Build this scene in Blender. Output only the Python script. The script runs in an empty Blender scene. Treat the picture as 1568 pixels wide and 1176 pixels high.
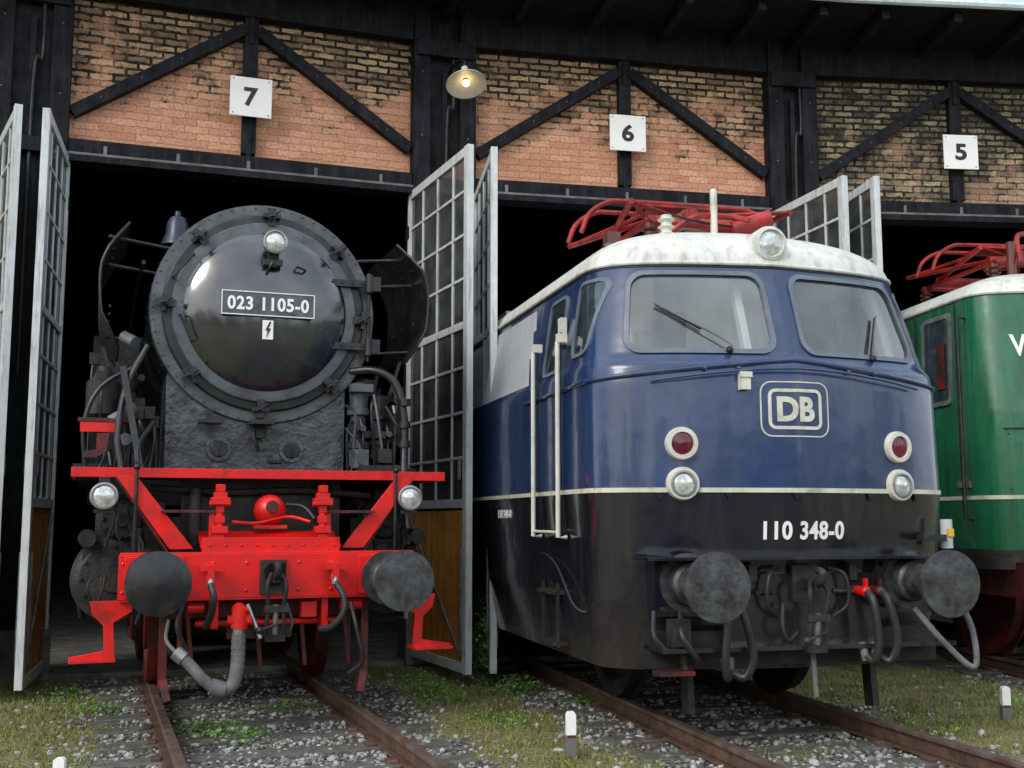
import bpy, bmesh, math, random
from mathutils import Vector, Matrix, noise
random.seed(7)
R=math.radians
scene=bpy.context.scene

# ------------------------------------------------------------------ materials
def nt_new(name):
    m=bpy.data.materials.new(name); m.use_nodes=True
    nt=m.node_tree; nt.nodes.clear()
    out=nt.nodes.new('ShaderNodeOutputMaterial')
    return m,nt,out
def N(nt,t,**k):
    n=nt.nodes.new(t)
    for a,b in k.items(): setattr(n,a,b)
    return n
def ramp(nt,src,p0,p1,c0=(0,0,0,1),c1=(1,1,1,1)):
    r=N(nt,'ShaderNodeValToRGB'); e=r.color_ramp.elements
    e[0].position=p0; e[1].position=p1; e[0].color=c0; e[1].color=c1
    nt.links.new(src,r.inputs[0]); return r.outputs[0]
def mixc(nt,f,a,b,mode='MIX'):
    m=N(nt,'ShaderNodeMix',data_type='RGBA',blend_type=mode)
    if isinstance(f,(int,float)): m.inputs[0].default_value=f
    else: nt.links.new(f,m.inputs[0])
    for v,i in ((a,6),(b,7)):
        if isinstance(v,tuple): m.inputs[i].default_value=(v+(1,))[:4]
        else: nt.links.new(v,m.inputs[i])
    return m.outputs[2]
def noi(nt,vec,scale,detail=3,rough=.6):
    n=N(nt,'ShaderNodeTexNoise'); n.inputs['Scale'].default_value=scale
    n.inputs['Detail'].default_value=detail; n.inputs['Roughness'].default_value=rough
    nt.links.new(vec,n.inputs['Vector']); return n.outputs[0]
def pbr(name,col,rough=.5,metal=0,var=.25,scale=6,bump=.1,bscale=60,coat=0,dirt=None,dirtamt=.45,rvar=.12,streak=False,spec=.5,dust=None):
    m,nt,out=nt_new(name)
    p=N(nt,'ShaderNodeBsdfPrincipled'); nt.links.new(p.outputs[0],out.inputs[0])
    tc=N(nt,'ShaderNodeTexCoord').outputs['Object']
    n1=noi(nt,tc,scale)
    lo=tuple(c*(1-var) for c in col); hi=tuple(min(1,c*(1+var)) for c in col)
    c=mixc(nt,ramp(nt,n1,.3,.7),lo,hi)
    if dirt:
        v=tc
        if streak:
            mp=N(nt,'ShaderNodeMapping'); mp.inputs['Scale'].default_value=(3.5,3.5,.3)
            nt.links.new(tc,mp.inputs[0]); v=mp.outputs[0]
        n2=noi(nt,v,scale*.9,6,.72)
        c=mixc(nt,ramp(nt,n2,1-dirtamt-.10,1-dirtamt+.12),c,dirt)
    if dust:   # (colour, z_low, z_high): brake dust and mud thrown up from the track
        sp=N(nt,'ShaderNodeSeparateXYZ'); nt.links.new(tc,sp.inputs[0])
        a=N(nt,'ShaderNodeMath',operation='MULTIPLY_ADD'); nt.links.new(n1,a.inputs[0]); a.inputs[1].default_value=1.1; nt.links.new(sp.outputs[2],a.inputs[2])
        c=mixc(nt,ramp(nt,a.outputs[0],0,1),c,c)
        mrz=N(nt,'ShaderNodeMapRange'); nt.links.new(a.outputs[0],mrz.inputs[0]); mrz.inputs[1].default_value=dust[2]+.5; mrz.inputs[2].default_value=dust[1]+.5; mrz.inputs[3].default_value=0; mrz.inputs[4].default_value=.85
        c=mixc(nt,mrz.outputs[0],c,dust[0])
    nt.links.new(c,p.inputs['Base Color'])
    mr=N(nt,'ShaderNodeMapRange'); nt.links.new(n1,mr.inputs[0])
    mr.inputs[1].default_value=.7; mr.inputs[2].default_value=.3
    mr.inputs[3].default_value=max(0,rough-rvar); mr.inputs[4].default_value=min(1,rough+rvar)
    nt.links.new(mr.outputs[0],p.inputs['Roughness'])
    p.inputs['Metallic'].default_value=metal
    p.inputs['Specular IOR Level'].default_value=spec
    p.inputs['Coat Weight'].default_value=coat
    p.inputs['Coat Roughness'].default_value=.09
    if bump>0:
        n4=noi(nt,tc,bscale,2)
        b=N(nt,'ShaderNodeBump'); b.inputs['Strength'].default_value=bump; b.inputs['Distance'].default_value=.01
        nt.links.new(n4,b.inputs['Height']); nt.links.new(b.outputs[0],p.inputs['Normal'])
        if coat: nt.links.new(b.outputs[0],p.inputs['Coat Normal'])
    return m
M={}
M['black']=pbr('black_paint',(.011,.012,.014),.36,var=.4,bump=.12,dirt=(.040,.036,.032),dirtamt=.42)
M['blackgloss']=pbr('black_gloss_door',(.007,.009,.014),.22,var=.35,scale=3,bump=.25,bscale=4,coat=1,rvar=.08,spec=1,dirt=(.020,.024,.030),dirtamt=.42)
M['blackmatt']=pbr('sooty_black',(.012,.012,.012),.6,var=.5,bump=.5,bscale=40,dirt=(.045,.036,.029),dirtamt=.42)
M['ringgrey']=pbr('smokebox_ring',(.085,.097,.108),.38,var=.25,bump=.15,bscale=30,dirt=(.035,.038,.042),dirtamt=.43)
M['saddle']=pbr('smokebox_saddle',(.060,.070,.080),.34,var=.5,scale=4,bump=1.0,bscale=15,dirt=(.018,.020,.022),dirtamt=.5,spec=.7)
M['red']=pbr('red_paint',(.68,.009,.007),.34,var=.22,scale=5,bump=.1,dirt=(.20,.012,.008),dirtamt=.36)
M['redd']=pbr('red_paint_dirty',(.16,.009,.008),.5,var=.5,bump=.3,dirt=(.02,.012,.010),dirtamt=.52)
M['steel']=pbr('bare_steel',(.32,.32,.31),.38,metal=.8,var=.3,bump=.15)
M['greyhose']=pbr('grey_hose',(.13,.135,.13),.6,var=.35,bump=.4,bscale=80,dirt=(.05,.045,.04),dirtamt=.4)
M['rubber']=pbr('black_rubber',(.02,.02,.021),.5,var=.3,bump=.2)
M['buffer']=pbr('greasy_buffer',(.060,.065,.066),.45,var=.45,scale=9,bump=.4,bscale=30,dirt=(.014,.014,.014),dirtamt=.48)
M['white']=pbr('white_enamel',(.86,.86,.84),.45,var=.03,bump=0)
M['cream']=pbr('cream_paint',(.62,.61,.53),.4,var=.12,bump=.05,dirt=(.33,.31,.25),dirtamt=.35)
M['roofw']=pbr('cream_roof_paint',(.66,.67,.62),.4,var=.08,scale=3,bump=.15,bscale=9,dirt=(.40,.39,.33),dirtamt=.42,streak=True)
M['blue']=pbr('cobalt_blue_paint',(.012,.034,.108),.25,var=.22,scale=2.2,bump=.5,bscale=2.6,coat=.6,dirt=(.036,.056,.108),dirtamt=.44,rvar=.09,streak=True)
M['bblack']=pbr('lower_black_paint',(.008,.009,.016),.22,var=.4,scale=2,bump=.6,bscale=3,coat=.6,dirt=(.024,.024,.026),dirtamt=.42,streak=True,dust=((.040,.033,.027),.35,1.0))
M['lgrey']=pbr('grille_grey',(.46,.49,.51),.45,var=.08,bump=.05,dirt=(.30,.32,.33),dirtamt=.38,streak=True)
M['green']=pbr('bottle_green_paint',(.012,.125,.055),.28,var=.2,scale=3,bump=.4,bscale=3,coat=.3,dirt=(.010,.065,.030),dirtamt=.43,streak=True)
M['pred']=pbr('pantograph_red',(.36,.018,.014),.5,var=.35,bump=.2,dirt=(.07,.014,.012),dirtamt=.45)
M['insul']=pbr('brown_insulator',(.10,.03,.02),.25,var=.2,bump=0)
M['gasket']=pbr('window_gasket',(.12,.145,.18),.5,var=.2,bump=.1)
M['cab']=pbr('cab_interior',(.78,.86,.82),.7,var=.08,bump=0)
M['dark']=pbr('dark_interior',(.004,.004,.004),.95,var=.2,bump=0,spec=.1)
M['wood']=pbr('tarred_timber',(.0055,.006,.009),.68,var=.5,scale=5,bump=.7,bscale=35,dirt=(.022,.022,.026),dirtamt=.42,streak=True,spec=.25)
M['gatep']=pbr('gate_grey_paint',(.58,.615,.62),.5,var=.12,scale=7,bump=.2,dirt=(.22,.22,.20),dirtamt=.39,streak=True)
M['ply']=pbr('varnished_ply',(.62,.27,.045),.42,var=.35,scale=3,bump=.2,dirt=(.26,.12,.035),dirtamt=.38,streak=True)
M['rail']=pbr('rusty_rail',(.14,.08,.055),.6,metal=.2,var=.35,bump=.3,dirt=(.06,.04,.03))
M['railtop']=pbr('rail_head',(.24,.19,.165),.38,metal=.5,var=.3,bump=.1,dirt=(.16,.09,.06),dirtamt=.5)
M['sleeper']=pbr('weathered_sleeper',(.12,.115,.10),.85,var=.4,scale=9,bump=.7,bscale=50,dirt=(.05,.06,.03),dirtamt=.45)
M['concrete']=pbr('stained_concrete',(.16,.16,.145),.85,var=.35,scale=4,bump=.5,bscale=30,dirt=(.06,.06,.045),dirtamt=.45)
M['stripe']=pbr('cream_stripe',(.60,.60,.46),.4,var=.15,bump=0,dirt=(.28,.28,.20),dirtamt=.4)
M['fascia']=pbr('roof_edge_metal',(.60,.72,.74),.45,var=.15,scale=3,bump=.1,dirt=(.25,.32,.34),dirtamt=.4)
M['bell']=pbr('bell_steel_blue',(.03,.04,.065),.35,metal=.4,var=.2,bump=.05)
M['lensred']=pbr('red_lens',(.13,.006,.02),.08,var=.3,bump=0,coat=.6,rvar=.02)
M['yellow']=pbr('yellow_label',(.7,.4,.03),.5,var=.1,bump=0)
M['blackp']=pbr('plain_black',(.01,.01,.01),.5,var=.1,bump=0)
def lens():
    m,nt,out=nt_new('lamp_glass')
    p=N(nt,'ShaderNodeBsdfPrincipled'); nt.links.new(p.outputs[0],out.inputs[0])
    tc=N(nt,'ShaderNodeTexCoord').outputs['Object']
    n=noi(nt,tc,30,2)
    nt.links.new(mixc(nt,ramp(nt,n,.35,.65),(.45,.48,.46),(.76,.79,.75)),p.inputs['Base Color'])
    p.inputs['Roughness'].default_value=.12; p.inputs['Metallic'].default_value=.35; p.inputs['Coat Weight'].default_value=.8
    return m
M['lens']=lens()
def glass(name,tint,k,rough=.03,diff=0,dcol=(.30,.32,.32,1)):
    m,nt,out=nt_new(name)
    tr=N(nt,'ShaderNodeBsdfTransparent'); tr.inputs[0].default_value=tint+(1,)
    g=N(nt,'ShaderNodeBsdfGlossy'); g.inputs['Roughness'].default_value=rough
    fr=N(nt,'ShaderNodeFresnel'); fr.inputs[0].default_value=1.5
    ad=N(nt,'ShaderNodeMath',operation='ADD'); nt.links.new(fr.outputs[0],ad.inputs[0]); ad.inputs[1].default_value=k
    mx=N(nt,'ShaderNodeMixShader'); nt.links.new(ad.outputs[0],mx.inputs[0])
    nt.links.new(tr.outputs[0],mx.inputs[1]); nt.links.new(g.outputs[0],mx.inputs[2]); last=mx.outputs[0]
    if diff:
        tc=N(nt,'ShaderNodeTexCoord').outputs['Object']
        n=noi(nt,tc,2.5,4,.7)
        mr=N(nt,'ShaderNodeMapRange'); nt.links.new(n,mr.inputs[0]); mr.inputs[1].default_value=.35; mr.inputs[2].default_value=.7
        mr.inputs[3].default_value=diff*.3; mr.inputs[4].default_value=diff*1.6
        d=N(nt,'ShaderNodeBsdfDiffuse'); d.inputs[0].default_value=dcol
        m2=N(nt,'ShaderNodeMixShader'); nt.links.new(mr.outputs[0],m2.inputs[0]); nt.links.new(last,m2.inputs[1]); nt.links.new(d.outputs[0],m2.inputs[2]); last=m2.outputs[0]
    nt.links.new(last,out.inputs[0]); return m
M['glass']=glass('cab_glass',(.93,.98,.97),.14,.04,.10,(.42,.47,.47,1))
M['gateglass']=glass('dusty_gate_glass',(.72,.76,.76),.05,.1,.17)
M['sideglass']=pbr('side_window_glass',(.03,.05,.06),.05,var=.4,bump=0,coat=1,rvar=.02)
def emis():
    m,nt,out=nt_new('lit_bulb'); e=N(nt,'ShaderNodeEmission'); e.inputs[0].default_value=(1,.72,.35,1); e.inputs[1].default_value=9
    nt.links.new(e.outputs[0],out.inputs[0]); return m
M['bulb']=emis()
def brick(name,c1,c2,mlight,soot,zlo,zhi,blackness=0.0,seed=0):
    m,nt,out=nt_new(name)
    p=N(nt,'ShaderNodeBsdfPrincipled'); nt.links.new(p.outputs[0],out.inputs[0])
    tc=N(nt,'ShaderNodeTexCoord').outputs['Object']
    inf=N(nt,'ShaderNodeObjectInfo')
    sp=N(nt,'ShaderNodeSeparateXYZ'); nt.links.new(tc,sp.inputs[0])
    cb=N(nt,'ShaderNodeCombineXYZ')
    rn=N(nt,'ShaderNodeMath',operation='MULTIPLY_ADD'); nt.links.new(inf.outputs['Random'],rn.inputs[0]); rn.inputs[1].default_value=40; rn.inputs[2].default_value=seed
    ax=N(nt,'ShaderNodeMath',operation='ADD'); nt.links.new(sp.outputs[0],ax.inputs[0]); nt.links.new(rn.outputs[0],ax.inputs[1])
    nt.links.new(ax.outputs[0],cb.inputs[0]); nt.links.new(sp.outputs[2],cb.inputs[1])
    off=N(nt,'ShaderNodeTexNoise'); off.inputs['Scale'].default_value=16; nt.links.new(cb.outputs[0],off.inputs[0])
    jit=N(nt,'ShaderNodeMixRGB',blend_type='ADD'); jit.inputs[0].default_value=.034
    nt.links.new(cb.outputs[0],jit.inputs[1]); nt.links.new(off.outputs[1],jit.inputs[2])
    n=noi(nt,cb.outputs[0],1.5,7,.78)
    zr=N(nt,'ShaderNodeMapRange'); nt.links.new(sp.outputs[2],zr.inputs[0]); zr.inputs[1].default_value=zlo; zr.inputs[2].default_value=zhi
    zr.inputs[3].default_value=0; zr.inputs[4].default_value=.50
    nb=N(nt,'ShaderNodeMath',operation='MULTIPLY_ADD'); nt.links.new(n,nb.inputs[0]); nb.inputs[1].default_value=1.7; nb.inputs[2].default_value=-.35
    a=N(nt,'ShaderNodeMath',operation='ADD'); nt.links.new(nb.outputs[0],a.inputs[0]); nt.links.new(zr.outputs[0],a.inputs[1])
    mask=ramp(nt,a.outputs[0],.66-blackness,.86-blackness)
    def bricktex(w,h):
        bt=N(nt,'ShaderNodeTexBrick'); nt.links.new(jit.outputs[0],bt.inputs[0])
        bt.inputs['Scale'].default_value=1; bt.inputs['Brick Width'].default_value=w; bt.inputs['Row Height'].default_value=h
        bt.inputs['Mortar Smooth'].default_value=.3; return bt
    bt=bricktex(.262,.083); bt.inputs['Bias'].default_value=0
    ms=N(nt,'ShaderNodeMapRange'); nt.links.new(mask,ms.inputs[0]); ms.inputs[3].default_value=.004; ms.inputs[4].default_value=.018
    nt.links.new(ms.outputs[0],bt.inputs['Mortar Size'])
    nt.links.new(mixc(nt,mask,c1,(c1[0]*.88,c1[1]*1.15,c1[2]*1.05)),bt.inputs['Color1'])
    nt.links.new(mixc(nt,mask,c2,(c2[0]*.40,c2[1]*.55,c2[2]*.55)),bt.inputs['Color2'])
    nt.links.new(mixc(nt,mask,mlight,(.010,.009,.009)),bt.inputs['Mortar'])
    n5=noi(nt,cb.outputs[0],4.2,7,.8)
    sootm=ramp(nt,n5,.50-blackness*.4,.60-blackness*.3)
    sm=N(nt,'ShaderNodeMath',operation='MULTIPLY'); nt.links.new(sootm,sm.inputs[0])
    add=N(nt,'ShaderNodeMath',operation='MULTIPLY_ADD'); nt.links.new(mask,add.inputs[0]); add.inputs[1].default_value=.72; add.inputs[2].default_value=.10
    nt.links.new(add.outputs[0],sm.inputs[1])
    c=mixc(nt,sm.outputs[0],bt.outputs[0],soot)
    n6=noi(nt,cb.outputs[0],34,4,.78)
    c=mixc(nt,.9,c,ramp(nt,n6,.32,.62,(.45,.40,.36,1),(1.0,1.0,1.0,1)),'MULTIPLY')
    n7=noi(nt,cb.outputs[0],9,5,.75)
    pale=ramp(nt,n7,.60,.70); pm=N(nt,'ShaderNodeMath',operation='MULTIPLY'); nt.links.new(pale,pm.inputs[0]); pm.inputs[1].default_value=.35
    c=mixc(nt,pm.outputs[0],c,(.62,.50,.38))
    nt.links.new(c,p.inputs['Base Color']); p.inputs['Roughness'].default_value=.88
    b=N(nt,'ShaderNodeBump'); b.inputs['Strength'].default_value=.9; b.inputs['Distance'].default_value=.018; b.invert=True
    nt.links.new(bt.outputs[1],b.inputs['Height']); 
    b2=N(nt,'ShaderNodeBump'); b2.inputs['Strength'].default_value=.6; b2.inputs['Distance'].default_value=.012
    nt.links.new(n6,b2.inputs['Height']); nt.links.new(b.outputs[0],b2.inputs['Normal']); nt.links.new(b2.outputs[0],p.inputs['Normal'])
    return m
M['brick']=brick('pink_brick',(.86,.46,.29),(.66,.31,.185),(.50,.28,.19),(.10,.065,.04),5.8,7.3)
M['brickold']=brick('sooty_brick',(.56,.38,.24),(.32,.20,.13),(.14,.09,.065),(.022,.020,.018),5.4,7.3,.13,3.3)

# ------------------------------------------------------------------ builder
def link(o): scene.collection.objects.link(o)
def empty(name,loc=(0,0,0),rz=0):
    e=bpy.data.objects.new(name,None); e.location=loc; e.rotation_euler=(0,0,rz); e.empty_display_size=.3; link(e); return e
def cr(P,k=6):
    P=[Vector(p) for p in P]
    if len(P)<3: return P
    Q=[P[0]*2-P[1]]+P+[P[-1]*2-P[-2]]; o=[]
    for i in range(1,len(Q)-2):
        a,b,c,d=Q[i-1],Q[i],Q[i+1],Q[i+2]
        for j in range(k):
            t=j/k
            o.append(.5*((2*b)+(-a+c)*t+(2*a-5*b+4*c-d)*t*t+(-a+3*b-3*c+d)*t**3))
    o.append(P[-1]); return o
class Part:
    def __init__(s,name,parent=None): s.n=name; s.p=parent; s.bm=bmesh.new(); s.mats=[]
    def mi(s,m):
        m=M[m] if isinstance(m,str) else m
        if m not in s.mats: s.mats.append(m)
        return s.mats.index(m)
    def face(s,vs,m):
        try:
            f=s.bm.faces.new(vs); f.material_index=s.mi(m); f.smooth=True; return f
        except ValueError: return None
    def grid(s,rows,m,closed=False):
        V=[[s.bm.verts.new(p) for p in r] for r in rows]
        for i in range(len(V)-1):
            n=len(V[i])
            for j in range(n if closed else n-1):
                k=(j+1)%n
                s.face((V[i][j],V[i][k],V[i+1][k],V[i+1][j]),m)
        return V
    def box(s,c,sz,m,rot=None):
        Mx=Matrix.Rotation(0,3,'Z') if rot is None else (Matrix.Rotation(rot[2],3,'Z')@Matrix.Rotation(rot[1],3,'Y')@Matrix.Rotation(rot[0],3,'X'))
        c=Vector(c); v=[]
        for x in(-.5,.5):
            for y in(-.5,.5):
                for z in(-.5,.5): v.append(s.bm.verts.new(c+Mx@Vector((x*sz[0],y*sz[1],z*sz[2]))))
        for f in((0,1,3,2),(4,6,7,5),(0,4,5,1),(2,3,7,6),(0,2,6,4),(1,5,7,3)): s.face([v[i] for i in f],m)
    def beam(s,a,b,w,d,m,up=(0,-1,0)):
        a=Vector(a); b=Vector(b); t=(b-a).normalized(); up=Vector(up); n=t.cross(up).normalized(); up=n.cross(t).normalized()
        v=[]
        for p in(a,b):
            for x,y in((-1,-1),(1,-1),(1,1),(-1,1)): v.append(s.bm.verts.new(p+n*x*w/2+up*y*d/2))
        for f in((0,1,2,3),(7,6,5,4),(0,4,5,1),(1,5,6,2),(2,6,7,3),(3,7,4,0)): s.face([v[i] for i in f],m)
    def frame(s,d):
        d=Vector(d).normalized(); a=Vector((0,0,1)) if abs(d.z)<.9 else Vector((1,0,0))
        x=d.cross(a).normalized(); return x,x.cross(d).normalized(),d
    def lathe(s,prof,o,d,m,seg=32,cap=False):
        x,y,d=s.frame(d); o=Vector(o); rows=[]
        for r,h in prof:
            r=max(r,1e-4)
            rows.append([o+d*h+(x*math.cos(2*math.pi*i/seg)+y*math.sin(2*math.pi*i/seg))*r for i in range(seg)])
        V=s.grid(rows,m,True)
        if cap: s.face(V[0],m); s.face(V[-1],m)
    def cyl(s,a,b,r,m,r1=None,seg=20):
        a=Vector(a); b=Vector(b); L=(b-a).length
        s.lathe([(r,0),(r if r1 is None else r1,L)],a,b-a,m,seg,True)
    def tube(s,pts,r,m,seg=8,k=6,curve=True):
        P=cr(pts,k) if curve else [Vector(p) for p in pts]
        x=None; rows=[]
        for i,p in enumerate(P):
            t=(P[min(i+1,len(P)-1)]-P[max(i-1,0)]).normalized()
            if x is None: x,_,_=s.frame(t)
            x=(x-t*x.dot(t)).normalized(); y=t.cross(x)
            rows.append([p+(x*math.cos(2*math.pi*j/seg)+y*math.sin(2*math.pi*j/seg))*r for j in range(seg)])
        V=s.grid(rows,m,True); s.face(V[0],m); s.face(V[-1],m)
    def sphere(s,c,r,m,sc=(1,1,1),seg=16):
        c=Vector(c); rows=[]
        for i in range(seg//2+1):
            a=math.pi*i/(seg//2); rr=max(math.sin(a),1e-3)
            rows.append([c+Vector((math.cos(2*math.pi*j/seg)*rr*sc[0],math.sin(2*math.pi*j/seg)*rr*sc[1],math.cos(a)*sc[2]))*r for j in range(seg)])
        s.grid(rows,m,True)
    def prism(s,pts,off,m):
        off=Vector(off); A=[s.bm.verts.new(p) for p in pts]; B=[s.bm.verts.new(Vector(p)+off) for p in pts]
        s.face(A,m); s.face(B[::-1],m); n=len(A)
        for i in range(n): s.face((A[i],B[i],B[(i+1)%n],A[(i+1)%n]),m)
    def text(s,txt,w,h,fn,m,off=0.0,ext=.004,sp=1.0):
        cu=bpy.data.curves.new('t','FONT'); cu.body=txt; cu.align_x='CENTER'; cu.align_y='CENTER'; cu.offset=off; cu.extrude=.5; cu.resolution_u=4; cu.space_character=sp
        o=bpy.data.objects.new('t',cu); link(o); bpy.context.view_layer.update()
        me=o.to_mesh(); xs=[v.co.x for v in me.vertices]; ys=[v.co.y for v in me.vertices]
        x0,x1,y0,y1=min(xs),max(xs),min(ys),max(ys); vs=[]
        for v in me.vertices:
            vs.append(s.bm.verts.new(fn((v.co.x-(x0+x1)/2)/(x1-x0)*w,(v.co.y-(y0+y1)/2)/(y1-y0)*h,(v.co.z+.5)*ext)))
        for p in me.polygons:
            f=s.face([vs[i] for i in p.vertices],m)
            if f: f.smooth=False
        o.to_mesh_clear(); bpy.data.objects.remove(o)
    def done(s,bevel=0,loc=None,rz=0,angle=35,recalc=True):
        if recalc: bmesh.ops.recalc_face_normals(s.bm,faces=s.bm.faces)
        me=bpy.data.meshes.new(s.n); s.bm.to_mesh(me); s.bm.free()
        for m in s.mats: me.materials.append(m)
        try: me.set_sharp_from_angle(angle=R(angle))
        except Exception: pass
        o=bpy.data.objects.new(s.n,me); link(o)
        if s.p: o.parent=s.p
        if loc: o.location=loc
        o.rotation_euler=(0,0,rz)
        if bevel:
            b=o.modifiers.new('b','BEVEL'); b.width=bevel; b.segments=2; b.limit_method='ANGLE'; b.angle_limit=R(40)
        return o
def rr(u0,u1,z0,z1,r,k=5):
    o=[]
    for cx,cz,a0 in((u1-r,z1-r,0),(u0+r,z1-r,90),(u0+r,z0+r,180),(u1-r,z0+r,270)):
        for i in range(k+1):
            a=R(a0+90*i/k); o.append((cx+r*math.cos(a),cz+r*math.sin(a)))
    return o
def densify(pts,st=.06):
    o=[]
    for i,p in enumerate(pts):
        q=pts[(i+1)%len(pts)]; n=max(1,int(math.dist(p,q)/st))
        for j in range(n): o.append((p[0]+(q[0]-p[0])*j/n,p[1]+(q[1]-p[1])*j/n))
    return o
def rs(P,k=160):
    L=[0]
    for i in range(len(P)): L.append(L[-1]+math.dist(P[i],P[(i+1)%len(P)]))
    o=[];j=0
    for i in range(k):
        d=L[-1]*i/k
        while L[j+1]<d: j+=1
        t=(d-L[j])/max(1e-9,L[j+1]-L[j]); a=P[j]; b=P[(j+1)%len(P)]; o.append((a[0]+(b[0]-a[0])*t,a[1]+(b[1]-a[1])*t))
    return o

# ------------------------------------------------------------------ common railway bits
def buffer(s,u,z,v0,v1,m='buffer',dome=.02,r=.225):
    s.lathe([(.001,-dome),(r*.5,-dome*.75),(r*.85,-dome*.2),(r,.0),(r,.03),(r*.8,.045),(.08,.06),(.08,.2),(.115,.2),(.12,.22),(.125,.40),(.15,.42),(.16,v1-v0-.03),(.21,v1-v0-.03),(.21,v1-v0)],(u,v0,z),(0,1,0),m,36)
def coupling(s,u,v,z,m='blackmatt'):
    s.box((u,v+.02,z),(.20,.05,.26),m); s.box((u,v-.08,z),(.05,.22,.07),m)
    s.tube([(u,v-.18,z),(u,v-.24,z+.03),(u,v-.25,z+.09),(u,v-.19,z+.1)],.028,m)
    for d in(-.055,.055):
        s.tube([(u+d*.6,v-.14,z+.03),(u+d*1.3,v-.2,z-.06),(u+d,v-.17,z-.22)],.016,m)
        s.tube([(u+d,v-.17,z-.25),(u+d*1.2,v-.16,z-.36),(u+d*.5,v-.14,z-.47)],.017,m)
    s.cyl((u,v-.17,z-.2),(u,v-.15,z-.42),.022,'steel',seg=10); s.box((u,v-.17,z-.23),(.17,.05,.05),m); s.box((u,v-.14,z-.45),(.15,.05,.05),m)
    s.cyl((u+.05,v-.2,z-.33),(u-.13,v-.24,z-.38),.011,m,seg=8); s.sphere((u-.13,v-.24,z-.38),.028,m)
def hose(s,u,v,z,bend,L=.42,cm='red',m='rubber',r=.028):
    s.cyl((u,v+.08,z),(u,v-.05,z),.035,cm,seg=12); s.sphere((u,v-.06,z),.042,cm); s.box((u,v-.06,z+.05),(.025,.03,.09),cm)
    s.tube([(u,v-.08,z),(u+bend*.15,v-.15,z-.08),(u+bend*.6,v-.16,z-L*.7),(u+bend*.2,v-.13,z-L),(u-bend*.5,v-.08,z-L*.95)],r,m,seg=10)
    s.cyl((u-bend*.5,v-.08,z-L*.95-.03),(u-bend*.8,v-.05,z-L*.75),.03,'greyhose',seg=10)
def lamp(s,c,r,d=(0,-1,0),house='black',depth=.16,ring='steel'):
    s.lathe([(r*.35,-depth),(r*.8,-depth*.8),(r*1.12,-depth*.35),(r*1.15,0)],c,d,house,28)
    s.lathe([(r*1.15,-.01),(r*1.2,.005),(r*1.17,.022),(r*1.0,.026),(r*.95,.012)],c,d,ring,32)
    s.lathe([(r*.97,.008),(r*.7,.022),(r*.35,.03),(.001,.033)],c,d,'lens',28)

# ================================================================== STEAM LOCOMOTIVE
T7=R(20.1); steam=empty('steam_locomotive',(-1.65,8.4,0),T7)
s=Part('smokebox_and_boiler',steam)
Zc=3.3; XC=.03
s.lathe([(.93,6.9),(.93,2.3),(.975,2.25),(.975,1.62)],(XC,0,Zc),(0,1,0),'black',72)
s.lathe([(.975,1.62),(.965,1.60),(.875,1.595)],(XC,0,Zc),(0,1,0),'ringgrey',72)
s.lathe([(.875,1.60),(.872,1.575),(.86,1.565),(.80,1.56)],(XC,0,Zc),(0,1,0),'black',72)
s.lathe([(.80,1.56),(.795,1.540),(.785,1.530),(.70,1.522)],(XC,0,Zc),(0,1,0),'ringgrey',72)
s.lathe([(.70,1.522),(.69,1.512),(.65,1.486),(.60,1.462),(.55,1.440),(.48,1.416),(.42,1.399),(.35,1.383),(.28,1.371),(.21,1.362),(.14,1.355),(.001,1.35)],(XC,0,Zc),(0,1,0),'blackgloss',96)
s.lathe([(.24,0),(.235,.10),(.25,.13),(.21,.13)],(0,2.5,Zc+.86),(0,0,1),'black')
for i in range(56):
    a=2*math.pi*i/56; s.sphere((XC+.945*math.cos(a),1.595,Zc+.945*math.sin(a)),.010,'ringgrey',seg=6)
for j in (1.72,2.16):
    for i in range(60):
        a=2*math.pi*i/60; s.sphere((XC+.978*math.cos(a),j,Zc+.978*math.sin(a)),.010,'black',seg=6)
s.done(angle=30)
s=Part('smokebox_door_fittings',steam)
for i in range(8):
    a=R(90+45*i-2); ca,sa=math.cos(a),math.sin(a); rad_=Vector((ca,0,sa)); tan=Vector((-sa,0,ca)); c=Vector((XC,1.53,Zc))
    s.beam(c+rad_*.77,c+rad_*.93,.065,.035,'black',up=(0,-1,0))
    s.beam(c+rad_*.86+tan*-.075,c+rad_*.86+tan*.075,.035,.05,'black')
    s.cyl(c+rad_*.85+Vector((0,-.02,0)),c+rad_*.85+Vector((0,-.12,0)),.02,'black',seg=10)
    s.cyl(c+rad_*.85+Vector((0,-.055,0)),c+rad_*.85+Vector((0,-.09,0)),.036,'black',seg=6)
    s.cyl(c+rad_*.85+Vector((-.05,-.11,-.03)),c+rad_*.85+Vector((.05,-.11,.03)),.011,'black',seg=8)
for dz in(.30,-.27):
    s.box((.77,1.512,Zc+dz),(.46,.05,.06),'black'); s.box((.98,1.50,Zc+dz),(.10,.10,.13),'black')
    s.cyl((.93,1.47,Zc+dz-.08),(.93,1.47,Zc+dz+.08),.035,'black',seg=12)
    for k in range(4): s.sphere((.6+k*.09,1.485,Zc+dz),.014,'black',seg=6)
s.cyl((.93,1.5,Zc-.4),(.93,1.5,Zc+.4),.017,'black',seg=10)
def grab(a,b,out=.07,r=.011,m='black'):
    a=Vector(a);b=Vector(b);o=Vector((0,-out,0)); s.tube([a,a+o,b+o,b],r,m,curve=False)
grab((-.70,1.5,Zc-.08),(-.60,1.5,Zc-.30)); grab((.26,1.38,Zc+.38),(.34,1.41,Zc+.36),.04)
grab((-.76,1.54,Zc+.25),(-.6,1.54,Zc+.46))
s.box((.02,1.335,Zc+.03),(.80,.022,.215),'ringgrey')
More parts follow.
